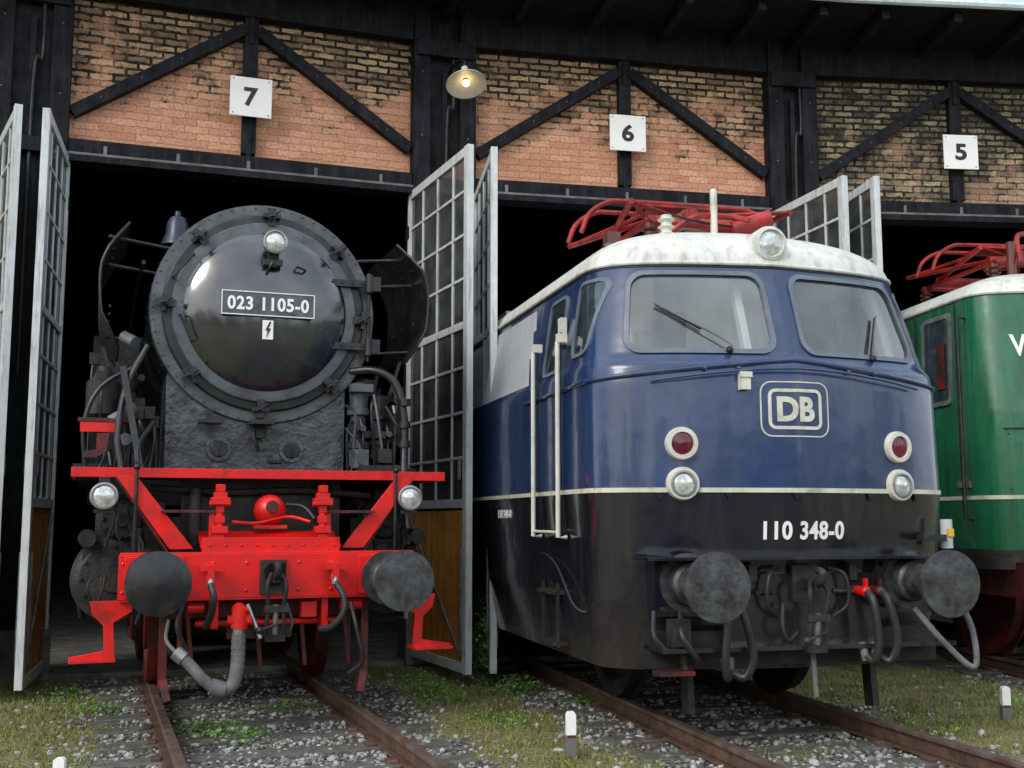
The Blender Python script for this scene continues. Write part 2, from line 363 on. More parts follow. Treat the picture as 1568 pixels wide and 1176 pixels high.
for dz in(-.1,.1): s.box((.02,1.322,Zc+.03+dz),(.79,.006,.008),'white')
for dx in(-.391,.391): s.box((.02+dx,1.322,Zc+.03),(.008,.006,.2),'white')
s.text('023 1105-0',.69,.118,lambda x,y,z:(.02+x,1.324-z,Zc+.03+y),'white',.028,.006,1.08)
s.box((.02,1.338,Zc-.19),(.09,.012,.165),'white')
s.prism([(.02+x*.001,1.330,Zc-.19+y*.001) for x,y in((12,70),(-22,-6),(-2,-6),(-14,-70),(24,12),(4,12),(26,70))],(0,-.004,0),'blackp')
lamp(s,(.05,1.24,Zc+.56),.088,depth=.17); s.beam((.05,1.34,Zc+.36),(.05,1.32,Zc+.48),.09,.04,'black'); s.box((.05,1.34,Zc+.40),(.16,.06,.05),'black')
s.tube([(.0,1.38,Zc+.3),(.03,1.31,Zc+.37),(.09,1.34,Zc+.47)],.012,'black')
for x in(-.42,0.0): s.box((x,1.47,Zc-.98),(.2,.22,.03),'black'); s.box((x,1.57,Zc-.93),(.06,.04,.14),'black')
s.done(.004)
s=Part('saddle',steam)
s.prism([(-.78,1.64,1.9),(.76,1.64,1.9),(.76,1.64,2.66),(.62,1.64,2.9),(-.62,1.64,2.9),(-.78,1.64,2.72)],(0,.7,0),'saddle')
for x in(-.33,.29):
    s.cyl((x,1.64,2.10),(x,1.61,2.10),.11,'saddle',seg=24); s.cyl((x,1.612,2.10),(x,1.585,2.10),.07,'black',seg=20); s.box((x,1.58,2.10),(.015,.02,.13),'black')
s.tube([(-.02,1.60,2.30),(-.05,1.53,2.21),(0,1.55,2.08)],.02,'blackmatt'); s.cyl((0,1.64,2.25),(0,1.54,2.25),.06,'blackmatt',seg=12); s.box((.15,1.62,2.0),(.12,.05,.03),'blackmatt')
for i in range(11): s.sphere((-.7+.14*i,1.637,1.94),.012,'saddle',seg=6)
for i in range(6):
    s.sphere((-.74,1.637,2.05+.1*i),.012,'saddle',seg=6); s.sphere((.72,1.637,2.05+.1*i),.012,'saddle',seg=6)
s.done(.012)
s=Part('front_frame',steam)
s.box((0,1.45,1.862),(2.94,.96,.05),'blackmatt')
s.box((0,.955,1.862),(2.98,.03,.075),'red')
for x in(-1.48,1.48): s.box((x,1.45,1.862),(.03,.96,.07),'red')
s.box((0,.60,1.07),(2.26,.05,.33),'red'); s.box((0,.66,1.235),(2.24,.16,.03),'red'); s.box((0,.66,.905),(2.24,.16,.03),'red')
for x in(-1.1,-.78,-.45,-.2,.2,.45,.78,1.1):
    for z in(.96,1.17): s.sphere((x,.575,z),.015,'red',seg=8)
for x in(-.875,.875): s.box((x,.565,1.07),(.42,.025,.30),'red')
s.box((0,.80,1.34),(1.08,.34,.03),'red',rot=(R(18),0,0)); s.box((0,.66,1.30),(1.06,.06,.12),'red')
for k in range(9): s.sphere((-.48+.12*k,.625,1.30),.012,'red',seg=6)
for sg in(-1,1):
    s.prism([(sg*1.17,.80,1.83),(sg*1.02,.80,1.83),(sg*.58,.80,1.27),(sg*.76,.80,1.27)],(0,.03,0),'red')
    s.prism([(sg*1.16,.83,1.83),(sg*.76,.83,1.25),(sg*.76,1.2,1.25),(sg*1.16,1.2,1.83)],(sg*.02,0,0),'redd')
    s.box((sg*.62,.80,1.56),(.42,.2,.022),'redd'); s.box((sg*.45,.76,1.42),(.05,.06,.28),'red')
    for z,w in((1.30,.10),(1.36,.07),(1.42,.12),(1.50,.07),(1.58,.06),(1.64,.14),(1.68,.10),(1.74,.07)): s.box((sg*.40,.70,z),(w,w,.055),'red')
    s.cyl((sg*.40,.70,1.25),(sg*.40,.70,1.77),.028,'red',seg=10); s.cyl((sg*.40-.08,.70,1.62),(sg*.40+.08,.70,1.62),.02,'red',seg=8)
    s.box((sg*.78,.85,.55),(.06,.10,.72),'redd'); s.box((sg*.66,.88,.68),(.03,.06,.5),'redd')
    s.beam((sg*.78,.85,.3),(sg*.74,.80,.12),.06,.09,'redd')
    s.prism([(sg*1.02,.62,.90),(sg*1.32,.62,.90),(sg*1.30,.62,.80),(sg*1.22,.62,.72),(sg*1.21,.62,.54),(sg*1.45,.62,.50),(sg*1.45,.62,.46),(sg*1.13,.62,.46),(sg*1.15,.62,.74),(sg*1.02,.62,.82)],(0,.02,0),'red')
    s.box((sg*1.29,.66,.475),(.32,.24,.025),'red')
    s.tube([(sg*1.02,.80,1.25),(sg*1.02,.78,1.9),(sg*1.02,.9,1.92)],.014,'black',curve=False); s.sphere((sg*1.02,.78,1.9),.026,'black')
    s.box((sg*1.02,.79,1.93),(.05,.05,.03),'black')
s.sphere((.02,.95,1.57),.13,'red'); s.cyl((.02,.95,1.55),(.02,.95,1.42),.05,'red'); s.box((.02,.93,1.44),(.26,.12,.03),'red'); s.cyl((.02,.83,1.60),(.02,.80,1.60),.05,'redd')
s.tube([(-.3,.75,1.48),(-.1,.82,1.47),(.15,.85,1.52),(.32,.78,1.48)],.013,'red')
s.tube([(.15,.95,1.62),(.28,.9,1.6),(.36,.8,1.5)],.016,'black')
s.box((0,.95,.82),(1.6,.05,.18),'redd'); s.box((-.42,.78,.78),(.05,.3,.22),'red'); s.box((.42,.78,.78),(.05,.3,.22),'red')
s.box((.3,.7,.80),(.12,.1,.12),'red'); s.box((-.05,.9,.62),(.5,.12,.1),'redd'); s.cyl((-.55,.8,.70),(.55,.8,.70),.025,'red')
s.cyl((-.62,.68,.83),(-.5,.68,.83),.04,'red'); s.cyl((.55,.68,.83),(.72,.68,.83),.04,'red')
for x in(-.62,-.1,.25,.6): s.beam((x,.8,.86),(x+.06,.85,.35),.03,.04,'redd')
s.box((0,1.3,1.45),(1.3,.1,.8),'blackmatt')
s.tube([(-.9,1.2,1.75),(-.3,1.2,1.72),(.3,1.2,1.74),(.9,1.2,1.7)],.03,'blackmatt'); s.cyl((-.55,1.15,1.2),(-.55,1.15,1.75),.05,'blackmatt'); s.cyl((.5,1.15,1.2),(.5,1.15,1.8),.04,'blackmatt')
s.done(.006)
s=Part('buffers_and_couplings',steam)
buffer(s,-.875,1.05,0,.56,m='black',dome=.05,r=.228); buffer(s,.90,1.04,0,.56,m='buffer',dome=.012,r=.228)
coupling(s,0,.55,1.06)
s.prism([(-.08,.52,1.12),(-.05,.4,1.17),(.07,.4,1.17),(.09,.52,1.12),(.05,.5,1.0),(-.05,.5,1.0)],(0,.06,0),'blackmatt')
for x,b in((-.48,.02),(.46,.10)):
    s.cyl((x,.6,1.14),(x,.46,1.14),.04,'red'); s.box((x,.45,1.14),(.16,.05,.05),'red'); s.box((x,.45,1.1),(.05,.07,.12),'red'); s.cyl((x,.45,1.08),(x,.43,1.0),.03,'steel',seg=10)
s.tube([(-.48,.43,1.02),(-.46,.38,.92),(-.47,.42,.80),(-.50,.5,.70)],.027,'rubber',seg=10)
s.tube([(.46,.43,1.02),(.52,.38,.90),(.51,.37,.78),(.43,.42,.68),(.36,.5,.66)],.027,'rubber',seg=10)
s.cyl((-.26,.5,.82),(-.26,.3,.80),.055,'red'); s.cyl((-.27,.30,.84),(-.28,.30,.70),.062,'red'); s.box((-.28,.28,.77),(.17,.05,.05),'red'); s.cyl((-.28,.30,.70),(-.28,.30,.64),.045,'steel')
s.tube([(-.28,.30,.66),(-.28,.30,.5),(-.29,.30,.38),(-.32,.30,.29),(-.40,.30,.255)],.05,'greyhose',seg=14)
s.cyl((-.37,.30,.26),(-.47,.30,.29),.062,'greyhose',seg=14)
s.tube([(-.45,.30,.28),(-.54,.31,.36),(-.62,.33,.45),(-.70,.36,.52)],.042,'greyhose',seg=14)
s.cyl((-.66,.35,.49),(-.72,.37,.54),.055,'steel',seg=14); s.tube([(-.72,.37,.54),(-.78,.5,.62),(-.76,.6,.75)],.014,'greyhose')
for k in range(5): s.lathe([(.054,0),(.054,.015)],(-.28,.30,.42+.045*k),(0,0,1),'greyhose',14)
s.tube([(.1,.5,.86),(.13,.42,.7),(.05,.45,.6),(0,.5,.7)],.014,'rubber')
s.tube([(.62,.6,.85),(.66,.5,.6),(.70,.52,.40),(.62,.62,.3)],.018,'rubber'); s.tube([(-.66,.6,.86),(-.7,.55,.7),(-.62,.6,.52)],.018,'rubber')
s.cyl((-.20,.45,.86),(-.12,.3,.62),.016,'steel',seg=8)
s.done(.003)
s=Part('lamps',steam)
for x in(-1.25,1.14):
    lamp(s,(x,.78,1.675),.088,depth=.14); s.box((x,.88,1.77),(.08,.1,.1),'black'); s.box((x,.86,1.56),(.14,.08,.03),'black')
s.done(.002)
s=Part('cylinders_and_wheels',steam)
for sg in(-1,1):
    for c,r,f in(((sg*1.14,1.02),.34,.30),((sg*1.10,1.50),.20,.17)):
        s.lathe([(.001,-.05),(f*.35,-.05),(f*.4,0),(f*.9,.01),(f,.04),(r,.05),(r,1.0),(r*.8,1.05)],(c[0],1.45,c[1]),(0,1,0),'blackmatt',32)
        for i in range(12):
            a=2*math.pi*i/12; s.sphere((c[0]+f*.85*math.cos(a),1.45,c[1]+f*.85*math.sin(a)),.018,'blackmatt',seg=6)
    s.box((sg*1.05,1.95,1.26),(.5,.9,.5),'blackmatt')
    for v,r in((2.9,.5),(5.0,.875),(7.0,.875),(9.0,.875)):
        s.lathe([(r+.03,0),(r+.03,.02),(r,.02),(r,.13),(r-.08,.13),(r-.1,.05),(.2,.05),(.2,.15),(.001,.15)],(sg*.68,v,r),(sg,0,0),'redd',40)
    s.box((sg*1.25,4.5,.95),(.05,2.6,.10),'steel')
    s.box((sg*1.36,5.4,1.95),(.28,7,.04),'blackmatt')
    s.tube([(sg*1.35,1.7,1.3),(sg*1.42,1.6,1.0),(sg*1.38,1.75,.7)],.02,'blackmatt')
    s.box((sg*1.33,1.6,1.16),(.12,.25,.28),'blackmatt'); s.cyl((sg*1.36,1.3,1.35),(sg*1.36,1.7,1.35),.07,'blackmatt')
s.cyl((-.7,2.9,.5),(.7,2.9,.5),.09,'blackmatt')
s.box((0,5.5,1.15),(1.1,8,.75),'blackmatt')
s.box((0,9.8,2.9),(2.8,2.2,2.4),'black')
s.done()
s=Part('smoke_deflectors',steam)
for sg in(-1,1):
    rows=[]; xo=.07
    for j in range(17):
        z=2.93+1.13*j/16; q=j/16
        uo=1.34+.07*math.sin(q*math.pi)-.20*max(0,q-.6)**1.3/.4-.10*max(0,.25-q)/.25
        f=1.5+.30*max(0,q-.75)/.25+.12*max(0,.15-q)/.15
        rows.append([(xo+sg*uo,f+(3.0-f)*i/6,z) for i in range(7)])
    s.grid(rows,'black'); s.grid([[(p[0]+sg*.012,p[1],p[2]) for p in r] for r in rows],'black')
    edge=[(r[0][0]+sg*.006,r[0][1],r[0][2]) for r in rows]; s.tube(edge,.013,'black',curve=False)
    for z,v in((3.95,1.9),(3.7,1.9),(3.05,1.8)): s.cyl((sg*.75,v+.1,z-.05),(xo+sg*1.36,v,z),.017,'black',seg=8)
    s.beam((sg*1.30,1.8,2.95),(sg*1.10,1.8,2.3),.03,.06,'black'); s.beam((sg*1.3,2.7,2.95),(sg*1.15,2.7,2.1),.03,.06,'black')
    for i in range(3):
        s.sphere((xo+sg*1.33,1.7+.4*i,3.3),.018,'black',seg=6); s.sphere((xo+sg*1.32,1.7+.4*i,3.8),.018,'black',seg=6)
s.done()
s=Part('bell',steam)
s.lathe([(.14,0),(.135,.03),(.105,.10),(.095,.2),(.07,.26),(.03,.28),(.025,.32),(.001,.325)],(-.70,2.2,3.98),(0,0,1),'bell',28); s.cyl((-.70,2.2,3.8),(-.70,2.2,3.98),.03,'black')
s.box((-.70,2.2,3.95),(.24,.05,.03),'black'); s.done()
s=Part('pumps_and_pipework',steam)
for x,v,r,z0,z1 in((.88,1.62,.085,1.95,2.72),(1.06,1.66,.095,2.02,2.62),(.97,1.95,.15,2.0,2.8)):
    s.lathe([(r*.5,0),(r,.02),(r,.22*(z1-z0)),(r*1.25,.23*(z1-z0)),(r*1.25,.3*(z1-z0)),(r*.8,.32*(z1-z0)),(r*.8,.6*(z1-z0)),(r*1.2,.62*(z1-z0)),(r*1.2,.68*(z1-z0)),(r,.7*(z1-z0)),(r,.97*(z1-z0)),(r*.5,(z1-z0))],(x,v,z0),(0,0,1),'ringgrey' if r<.09 else 'black',20)
s.box((.96,1.55,2.25),(.3,.06,.06),'black'); s.box((.88,1.52,2.66),(.2,.1,.07),'ringgrey')
s.tube([(.80,1.62,2.82),(1.0,1.50,2.82),(1.17,1.42,2.70),(1.24,1.38,2.4),(1.24,1.36,2.1),(1.22,1.3,1.9)],.036,'black',seg=12)
for z in (2.15,2.32,2.52): s.cyl((1.24,1.36,z+.04),(1.24,1.36,z-.02),.052,'black')
s.tube([(1.1,1.5,2.5),(1.2,1.45,2.3),(1.3,1.5,2.0)],.016,'black')
s.tube([(.76,1.55,2.3),(.84,1.4,2.15),(.86,1.3,1.95)],.018,'black'); s.tube([(.74,1.5,2.5),(.8,1.36,2.4),(.78,1.3,2.05),(.9,1.25,1.92)],.014,'black')
s.tube([(.98,1.45,2.6),(1.0,1.35,2.35),(1.05,1.33,2.0)],.012,'ringgrey'); s.box((1.05,1.35,2.05),(.12,.12,.12),'black'); s.box((.84,1.32,2.02),(.12,.1,.16),'ringgrey')
s.box((.98,1.25,1.93),(.34,.2,.06),'blackmatt')
for k in range(14):
    x=random.uniform(.80,1.3); z=random.uniform(2.1,2.7); v=random.uniform(1.5,1.9)
    s.tube([(x,v,z),(x+random.uniform(-.06,.06),v-.04,z-.15),(x+random.uniform(-.04,.04),v-.04,1.9)],random.uniform(.010,.018),'black',k=4,seg=6)
    s.cyl((x,v-.05,z-.1),(x,v-.12,z-.1),.028,'ringgrey' if k%3==0 else 'black',seg=8)
s.tube([(-.95,1.5,2.95),(-1.1,1.45,2.6),(-1.16,1.4,2.2),(-1.12,1.35,1.9)],.028,'black',seg=10)
s.tube([(-1.0,1.6,2.8),(-1.3,1.6,2.6),(-1.42,1.6,2.3),(-1.4,1.6,1.9)],.02,'black')
s.tube([(-.88,1.5,2.3),(-1.0,1.3,2.1),(-1.0,1.2,1.92)],.022,'black')
s.beam((-1.14,1.45,2.75),(-.98,1.25,1.9),.05,.05,'black')
s.lathe([(.10,0),(.14,.03),(.14,.3),(.08,.36),(.05,.44)],(-1.28,1.8,2.35),(0,0,1),'blackmatt',20); s.cyl((-1.22,1.5,2.30),(-1.02,1.5,2.42),.05,'greyhose')
s.box((-1.26,1.55,2.31),(.42,.2,.03),'redd'); s.box((-1.30,1.47,2.25),(.30,.025,.08),'red'); s.prism([(-1.32,1.46,2.2),(-1.22,1.46,2.2),(-1.24,1.46,2.05),(-1.32,1.46,2.0),(-1.41,1.46,2.0),(-1.41,1.46,2.05),(-1.32,1.46,2.07)],(0,.03,0),'redd')
s.cyl((-1.10,1.45,2.15),(-1.10,1.38,2.15),.05,'ringgrey'); s.cyl((-1.14,1.55,3.02),(-1.05,1.45,2.96),.05,'ringgrey')
s.tube([(-.98,1.7,2.7),(-.98,3,2.75),(-.98,6,2.75)],.03,'black'); s.tube([(-1.0,1.7,3.7),(-1.0,3,3.75),(-1.0,6,3.75)],.018,'black')
for k in range(18):
    x=-random.uniform(.85,1.4); z=random.uniform(2.1,2.9); v=random.uniform(1.6,2.1)
    s.tube([(x,v,z),(x+random.uniform(-.06,.06),v-.05,z-.2),(x+random.uniform(-.04,.04),v-.04,1.9)],random.uniform(.010,.02),'black',k=4,seg=6)
    s.box((x,v,z),(.08,.08,.1),'blackmatt')
for k in range(22):
    sg=random.choice((-1,1)); x=sg*random.uniform(.8,1.3); z=random.uniform(1.0,1.75); v=random.uniform(1.1,1.4)
    s.tube([(x,v,z),(x+random.uniform(-.06,.06),v-.05,z-.12),(x+random.uniform(-.08,.08),v,z-.35)],random.uniform(.008,.016),'blackmatt',k=4,seg=6)
    s.box((x,v,z),(.07,.06,.08),'blackmatt')
s.done()

# ================================================================== ELECTRIC LOCOMOTIVES
def interp(T,z):
    if z<=T[0][0]: return T[0][1:]
    for a,b in zip(T,T[1:]):
        if z<=b[0]:
            t=(z-a[0])/(b[0]-a[0]); return [x+(y-x)*t for x,y in zip(a[1:],b[1:])]
    return T[-1][1:]
class Body:
    def __init__(s,T,zr,ztop,n,roofback=1.0): s.T=T; s.zr=zr; s.ztop=ztop; s.n=n; s.rb=roofback
    def par(s,z):
        if z<=s.zr: return interp(s.T,z)
        w,vc,dp,a=interp(s.T,s.zr); q=min(1,(z-s.zr)/(s.ztop-s.zr)); c=math.sqrt(max(0,1-q*q))
        return [max(.01,w*c),vc+s.rb*(1-c),dp*c+.001,a*c]
    def fv(s,u,z):
        w,vc,dp,a=s.par(z); k=min(1,abs(u)/w); return vc+a*k+dp*(1-(1-k**s.n)**(1/s.n))
    def pt(s,sg,t,z):
        w,vc,dp,a=s.par(z)
        if t<=1:
            al=math.pi/2*t**(s.n/2); k=math.sin(al)**(2/s.n); return (sg*w*k,vc+a*k+dp*(1-max(0,math.cos(al))**(2/s.n)),z)
        return (sg*w,vc+a+dp+(t-1),z)
    def side(s,v,z,sg=-1,off=.0):
        w,vc,dp,a=s.par(z)
        vend=vc+a+dp
        if v>=vend: return (sg*(w+off),v,z)
        r=(v-vc-a)/dp; r=max(-.5,min(1,r)); k=(1-max(0,(1-r))**s.n)**(1/s.n) if r>0 else .6
        return (sg*(w*k+off),v-off*.6*(1-k)*8,z)
def make_body(name,parent,B,length,mf,hole):
    p=Part(name,parent)
    ts=[i/60 for i in range(61)]+[1+x for x in [.1*i for i in range(1,31)]+[3.5+i for i in range(int(length-4))]]
    zs=[]; z=B.T[0][0]
    while z<B.zr-.001: zs.append(z); z+=.028
    zs.append(B.zr); zs+= [B.zr+(B.ztop-B.zr)*math.sin(R(90)*i/16) for i in range(1,17)]
    cols=[(-1,t) for t in reversed(ts[1:])]+[(1,t) for t in ts]
    V=[[p.bm.verts.new(B.pt(sg,t,z)) for sg,t in cols] for z in zs]
    for i in range(len(zs)-1):
        for j in range(len(cols)-1):
            c=(V[i][j].co+V[i+1][j+1].co)/2
            if hole(c.x,c.y,c.z): continue
            p.face((V[i][j],V[i][j+1],V[i+1][j+1],V[i+1][j]),mf(c.x,c.y,c.z))
    return p.done(angle=50,recalc=True)
def patch(p,pts,fn,m,rings=8):
    cx=sum(q[0] for q in pts)/len(pts); cz=sum(q[1] for q in pts)/len(pts)
    rows=[]
    for k in range(rings+1):
        f=max(.002,k/rings); rows.append([fn(cx+(q[0]-cx)*f,cz+(q[1]-cz)*f) for q in pts])
    p.grid(rows,m,True)
def ring(p,A,Bp,fn,off,m,depth=.02):
    p.grid([[fn(q[0],q[1],0) for q in A],[fn(q[0],q[1],off) for q in A],[fn(q[0],q[1],off) for q in Bp],[fn(q[0],q[1],-depth) for q in Bp]],m,True)
def panto(p,y0,z0,m='pred',L=1.6):
    for x in(-.55,.55):
        for y in(y0,y0+L):
            p.cyl((x,y,z0-.35),(x,y,z0-.02),.05,'insul',seg=12)
            for k in range(4): p.lathe([(.05,0),(.085,.02),(.05,.04)],(x,y,z0-.28+.06*k),(0,0,1),'insul',14)
    for x in(-.55,.55): p.cyl((x,y0-.1,z0),(x,y0+L+.1,z0),.03,m,seg=8)
    for y in(y0,y0+L): p.cyl((-.6,y,z0),(.6,y,z0),.03,m,seg=8)
    p.cyl((-.5,y0+.2,z0+.05),(.5,y0+.2,z0+.05),.06,m); p.cyl((-.5,y0+L-.2,z0+.05),(.5,y0+L-.2,z0+.05),.06,m)
    for sg in(-1,1):
        p.cyl((sg*.5,y0+.2,z0+.05),(sg*.75,y0+L*.5+.9,z0+.16),.028,m,seg=8); p.cyl((sg*.5,y0+L-.2,z0+.05),(sg*.75,y0+L*.5-.9,z0+.14),.028,m,seg=8)
        p.cyl((sg*.75,y0+L*.5+.9,z0+.16),(sg*.3,y0+L*.5,z0+.28),.02,m,seg=8); p.cyl((sg*.75,y0+L*.5-.9,z0+.14),(sg*.3,y0+L*.5,z0+.28),.02,m,seg=8)
        p.cyl((sg*.75,y0+L*.5-.9,z0+.14),(-sg*.1,y0+L*.5,z0+.27),.014,m,seg=8)
    for y in(y0+L*.5-.2,y0+L*.5+.2):
        p.tube([(-.98,y,z0+.02),(-.9,y,z0+.20),(-.72,y,z0+.32),(-.5,y,z0+.34),(.5,y,z0+.34),(.72,y,z0+.32),(.9,y,z0+.20),(.98,y,z0+.02)],.024,m,seg=8)
    p.box((0,y0+L*.5,z0+.32),(.7,.44,.025),m)
    p.cyl((-.1,y0+.1,z0+.1),(-.1,y0+.9,z0+.14),.07,m)
    for k in range(5): p.lathe([(.07,0),(.085,.02),(.07,.04)],(-.1,y0+.2+.12*k,z0+.11),(0,1,0),m,12)

T6=R(14.45); eblue=empty('electric_locomotive',(2.23,7.92,0),T6)
BT=[(.42,1.36,.66,.5,.14),(.9,1.44,.54,.5,.16),(1.7,1.475,.46,.5,.18),(2.5,1.475,.47,.52,.2),(2.64,1.47,.49,.54,.2),(2.70,1.45,.545,.56,.2),(3.46,1.34,.83,.62,.16)]
BB=Body(BT,3.46,3.91,3.6,1.1)
WT=3.37
def inwin(u,z,g=0):
    a=abs(u)
    if not(2.755-g<z<WT+g): return False
    q=(z-2.755)/(WT-2.755); u0=.13-g; u1=1.205-.10*q+g
    if not(u0<a<u1): return False
    r=.10
    dx=min(a-u0,u1-a); dz=min(z-2.755+g,WT+g-z)
    return not(dx<r and dz<r and (r-dx)**2+(r-dz)**2>r*r)
def bm_(x,y,z):
    if z>3.46: return 'roofw'
    if z<1.705: return 'bblack'
    if abs(x)>1.2 and y>2.75 and 2.68<z<3.40: return 'lgrey'
    return 'blue'
make_body('body',eblue,BB,16,bm_,lambda x,y,z: inwin(x,z) and y<1.35)
p=Part('windows_and_cab',eblue)
def F(u,z,o=0): return (u,BB.fv(u,z)-o,z)
def winout(g,sg):
    pts=rr(.13-g,1.205+g,2.755-g,WT+g,.11+g*.5,6)
    return densify([(sg*(a-.10*max(0,min(1,(z-2.755)/(WT-2.755)))*((a-.13)/1.075)),z) for a,z in pts],.05)
for sg in(-1,1):
    ring(p,rs(winout(.030,sg)),rs(winout(-.006,sg)),F,.014,'gasket',.03)
    patch(p,rs(winout(0,sg),120),lambda u,z:F(u,z,-.012),'glass',10)
    if sg<0: a,b=(-.98,3.12),(-.48,2.80)
    else: a,b=(.88,3.10),(.74,2.78)
    p.tube([F(b[0],b[1]-.05,.03),F(b[0],b[1],.045),F((a[0]+b[0])/2,(a[1]+b[1])/2,.04),F(a[0],a[1],.03)],.007,'greyhose')
    d=Vector((a[0]-b[0],a[1]-b[1])).normalized()
    p.tube([F(a[0]-d.x*.02,a[1]-d.y*.02,.018),F(a[0]-d.x*.38,a[1]-d.y*.38,.018)],.010,'blackp',curve=False); p.sphere(F(b[0],b[1]-.05,.025),.028,'blackp',seg=10)
p.box((0,2.10,3.03),(2.5,.03,.95),'cab'); p.box((0,1.65,2.60),(2.6,1.0,.03),'lgrey'); p.box((0,1.25,2.66),(2.0,.5,.08),'lgrey')
for sg in(-1,1):
    p.box((sg*1.24,1.8,2.72),(.03,.8,.3),'cab'); p.box((sg*1.12,1.15,3.05),(.07,.1,.8),'white',rot=(R(-20),0,0)); p.box((sg*.215,.96,3.05),(.06,.06,.8),'white',rot=(R(-20),0,0))
    p.box((sg*.6,1.75,2.86),(.36,.10,.40),'gasket')
p.box((0,1.7,3.44),(2.4,.9,.02),'cab')
p.box((.5,2.07,3.0),(.5,.02,.8),'lgrey'); p.box((-.35,2.07,3.1),(.3,.02,.4),'gasket')
def S(sg):
    return lambda v,z,o=0: BB.side(v,z,sg,o)
for sg in(-1,1):
    for (a,b,c,d,m) in((1.12,1.42,2.78,3.34,'sideglass'),(1.78,2.22,2.72,3.32,'sideglass')):
        O=rs(densify(rr(a-.03,b+.03,c-.03,d+.03,.09),.05),60); I=rs(densify(rr(a,b,c,d,.06),.05),60)
        ring(p,O,I,S(sg),.016,'gasket',-.004); patch(p,I,lambda v,z:BB.side(v,z,sg,.006),m,5)
p.box((-1.44,1.70,3.02),(.05,.09,.22),'cream')
p.done(angle=30)
p=Part('trim',eblue)
st=[BB.pt(-1,1+k,1.71) for k in(15,10,5,2,1,.5,.2)]+[BB.pt(-1,t/30,1.71) for t in range(30,0,-1)]+[BB.pt(1,t/30,1.71) for t in range(0,31)]+[BB.pt(1,1+k,1.71) for k in(.2,.5,1,2,5,10,15)]
def offs(P,o):
    out=[]
    for q in P:
        w=BB.par(q[2])[0]; k=abs(q[0])/w; fx=k**6; out.append((q[0]+math.copysign(o*fx,q[0]),q[1]-o*(1-fx*.9),q[2]))
    return out
so=offs(st,.010)
p.grid([[(a,b,c-.017) for a,b,c in st],[(a,b,c-.017) for a,b,c in so],[(a,b,c+.017) for a,b,c in so],[(a,b,c+.017) for a,b,c in st]],'stripe')
lz=lambda u:2.675-.15*(abs(u)/1.475)**1.1
L=[]
for t in list(range(30,0,-1)): 
    q=BB.pt(-1,t/30,2.6); L.append(BB.pt(-1,t/30,lz(q[0])))
for t in range(0,31):
    q=BB.pt(1,t/30,2.6); L.append(BB.pt(1,t/30,lz(q[0])))
L=[(-1.475,2.7,2.52),(-1.475,1.5,2.52)]+L+[(1.475,1.5,2.52)]
p.tube(offs(L,.006),.020,'blue',curve=False,seg=10)
G=[BB.pt(-1,1+k,3.465) for k in(15,8,4,2,1,.4)]+[BB.pt(-1,t/30,3.465) for t in range(30,0,-1)]+[BB.pt(1,t/30,3.465) for t in range(0,31)]+[BB.pt(1,1+k,3.465) for k in(.4,1,2,4,8,15)]
p.tube(offs(G,.008),.016,'roofw',curve=False,seg=8)
G2=[(a,b,c-.03) for a,b,c in G]; p.tube(offs(G2,.004),.011,'blackp',curve=False,seg=8)
def box_ring(hw,hh,r,th,m,o):
    A=rs(densify(rr(-hw,hw,-hh,hh,r),.03),120); Bq=rs(densify(rr(-hw+th,hw-th,-hh+th,hh-th,max(.01,r-th)),.03),120)
    ring(p,[(x-.02,2.305+y) for x,y in A],[(x-.02,2.305+y) for x,y in Bq],F,o,m,-.001)
box_ring(.275,.205,.085,.009,'cream',.006); box_ring(.215,.150,.055,.024,'cream',.007)
p.text('DB',.30,.185,lambda x,y,z:F(-.02+x,2.305+y,.003+z),'cream',.04,.006)
p.text('110 348-0',.655,.135,lambda x,y,z:F(.04+x,1.42+y,.003+z),'white',.028,.006,1.08)
for sg in(-1,1):
    u=sg*.88
    for z,kind in((2.045,'r'),(1.755,'w')):
        v=BB.fv(u,z); d=Vector((sg*.16,-1,0)).normalized(); c=Vector((u,v,z))
        p.lathe([(.125,-.08),(.12,.03),(.113,.045),(.084,.048),(.081,.03)],c,d,'cream' ,32)
        if kind=='r': p.lathe([(.084,.03),(.05,.036),(.001,.038)],c,d,'lensred',24)
        else: p.lathe([(.084,.032),(.06,.045),(.001,.052)],c,d,'lens',24); p.lathe([(.096,.047),(.096,.053),(.082,.055),(.079,.04)],c,d,'steel',24)
c=Vector((0,.86,3.64)); p.lathe([(.13,-.5),(.135,-.25),(.14,-.03),(.142,.0),(.135,.03),(.11,.04),(.10,.02)],c,(0,-1,0),'roofw',32); p.lathe([(.10,.02),(.06,.035),(.001,.04)],c,(0,-1,0),'lens',24)
p.box((-.42,BB.fv(-.42,2.5)-.03,2.50),(.07,.07,.12),'cream'); p.box((-.42,BB.fv(-.42,2.5)-.06,2.55),(.09,.03,.04),'cream')
for u in(-.7,-.45,.7,.45): p.sphere(F(u,2.60,.02),.02,'blue',seg=8)
p.tube([F(-1.1,2.50,.05)]+[F(-1.1+.22*k,2.50+.10*math.sin(k/10*math.pi),.055) for k in range(1,10)]+[F(1.1,2.50,.05)],.010,'blue',seg=6)
for u in(-1.05,-.55,-.05,.6,1.05): p.prism([F(u-.03,1.69,.012),F(u+.03,1.69,.012),F(u,1.63,.012)],(0,-.01,0),'bblack')
for sg in (-1,1):
    for v,z0,z1 in((1.50,1.36,2.90),(2.22,1.36,2.92)):
        p.tube([(sg*1.475,v,z1),(sg*1.545,v,z1),(sg*1.545,v,z0),(sg*1.475,v,z0)],.019,'cream',curve=False,seg=10); p.box((sg*1.51,v,z1+.03),(.08,.06,.07),'cream')
p.tube([(-1.545,1.50,1.40),(-1.545,2.22,1.40)],.012,'cream',curve=False)
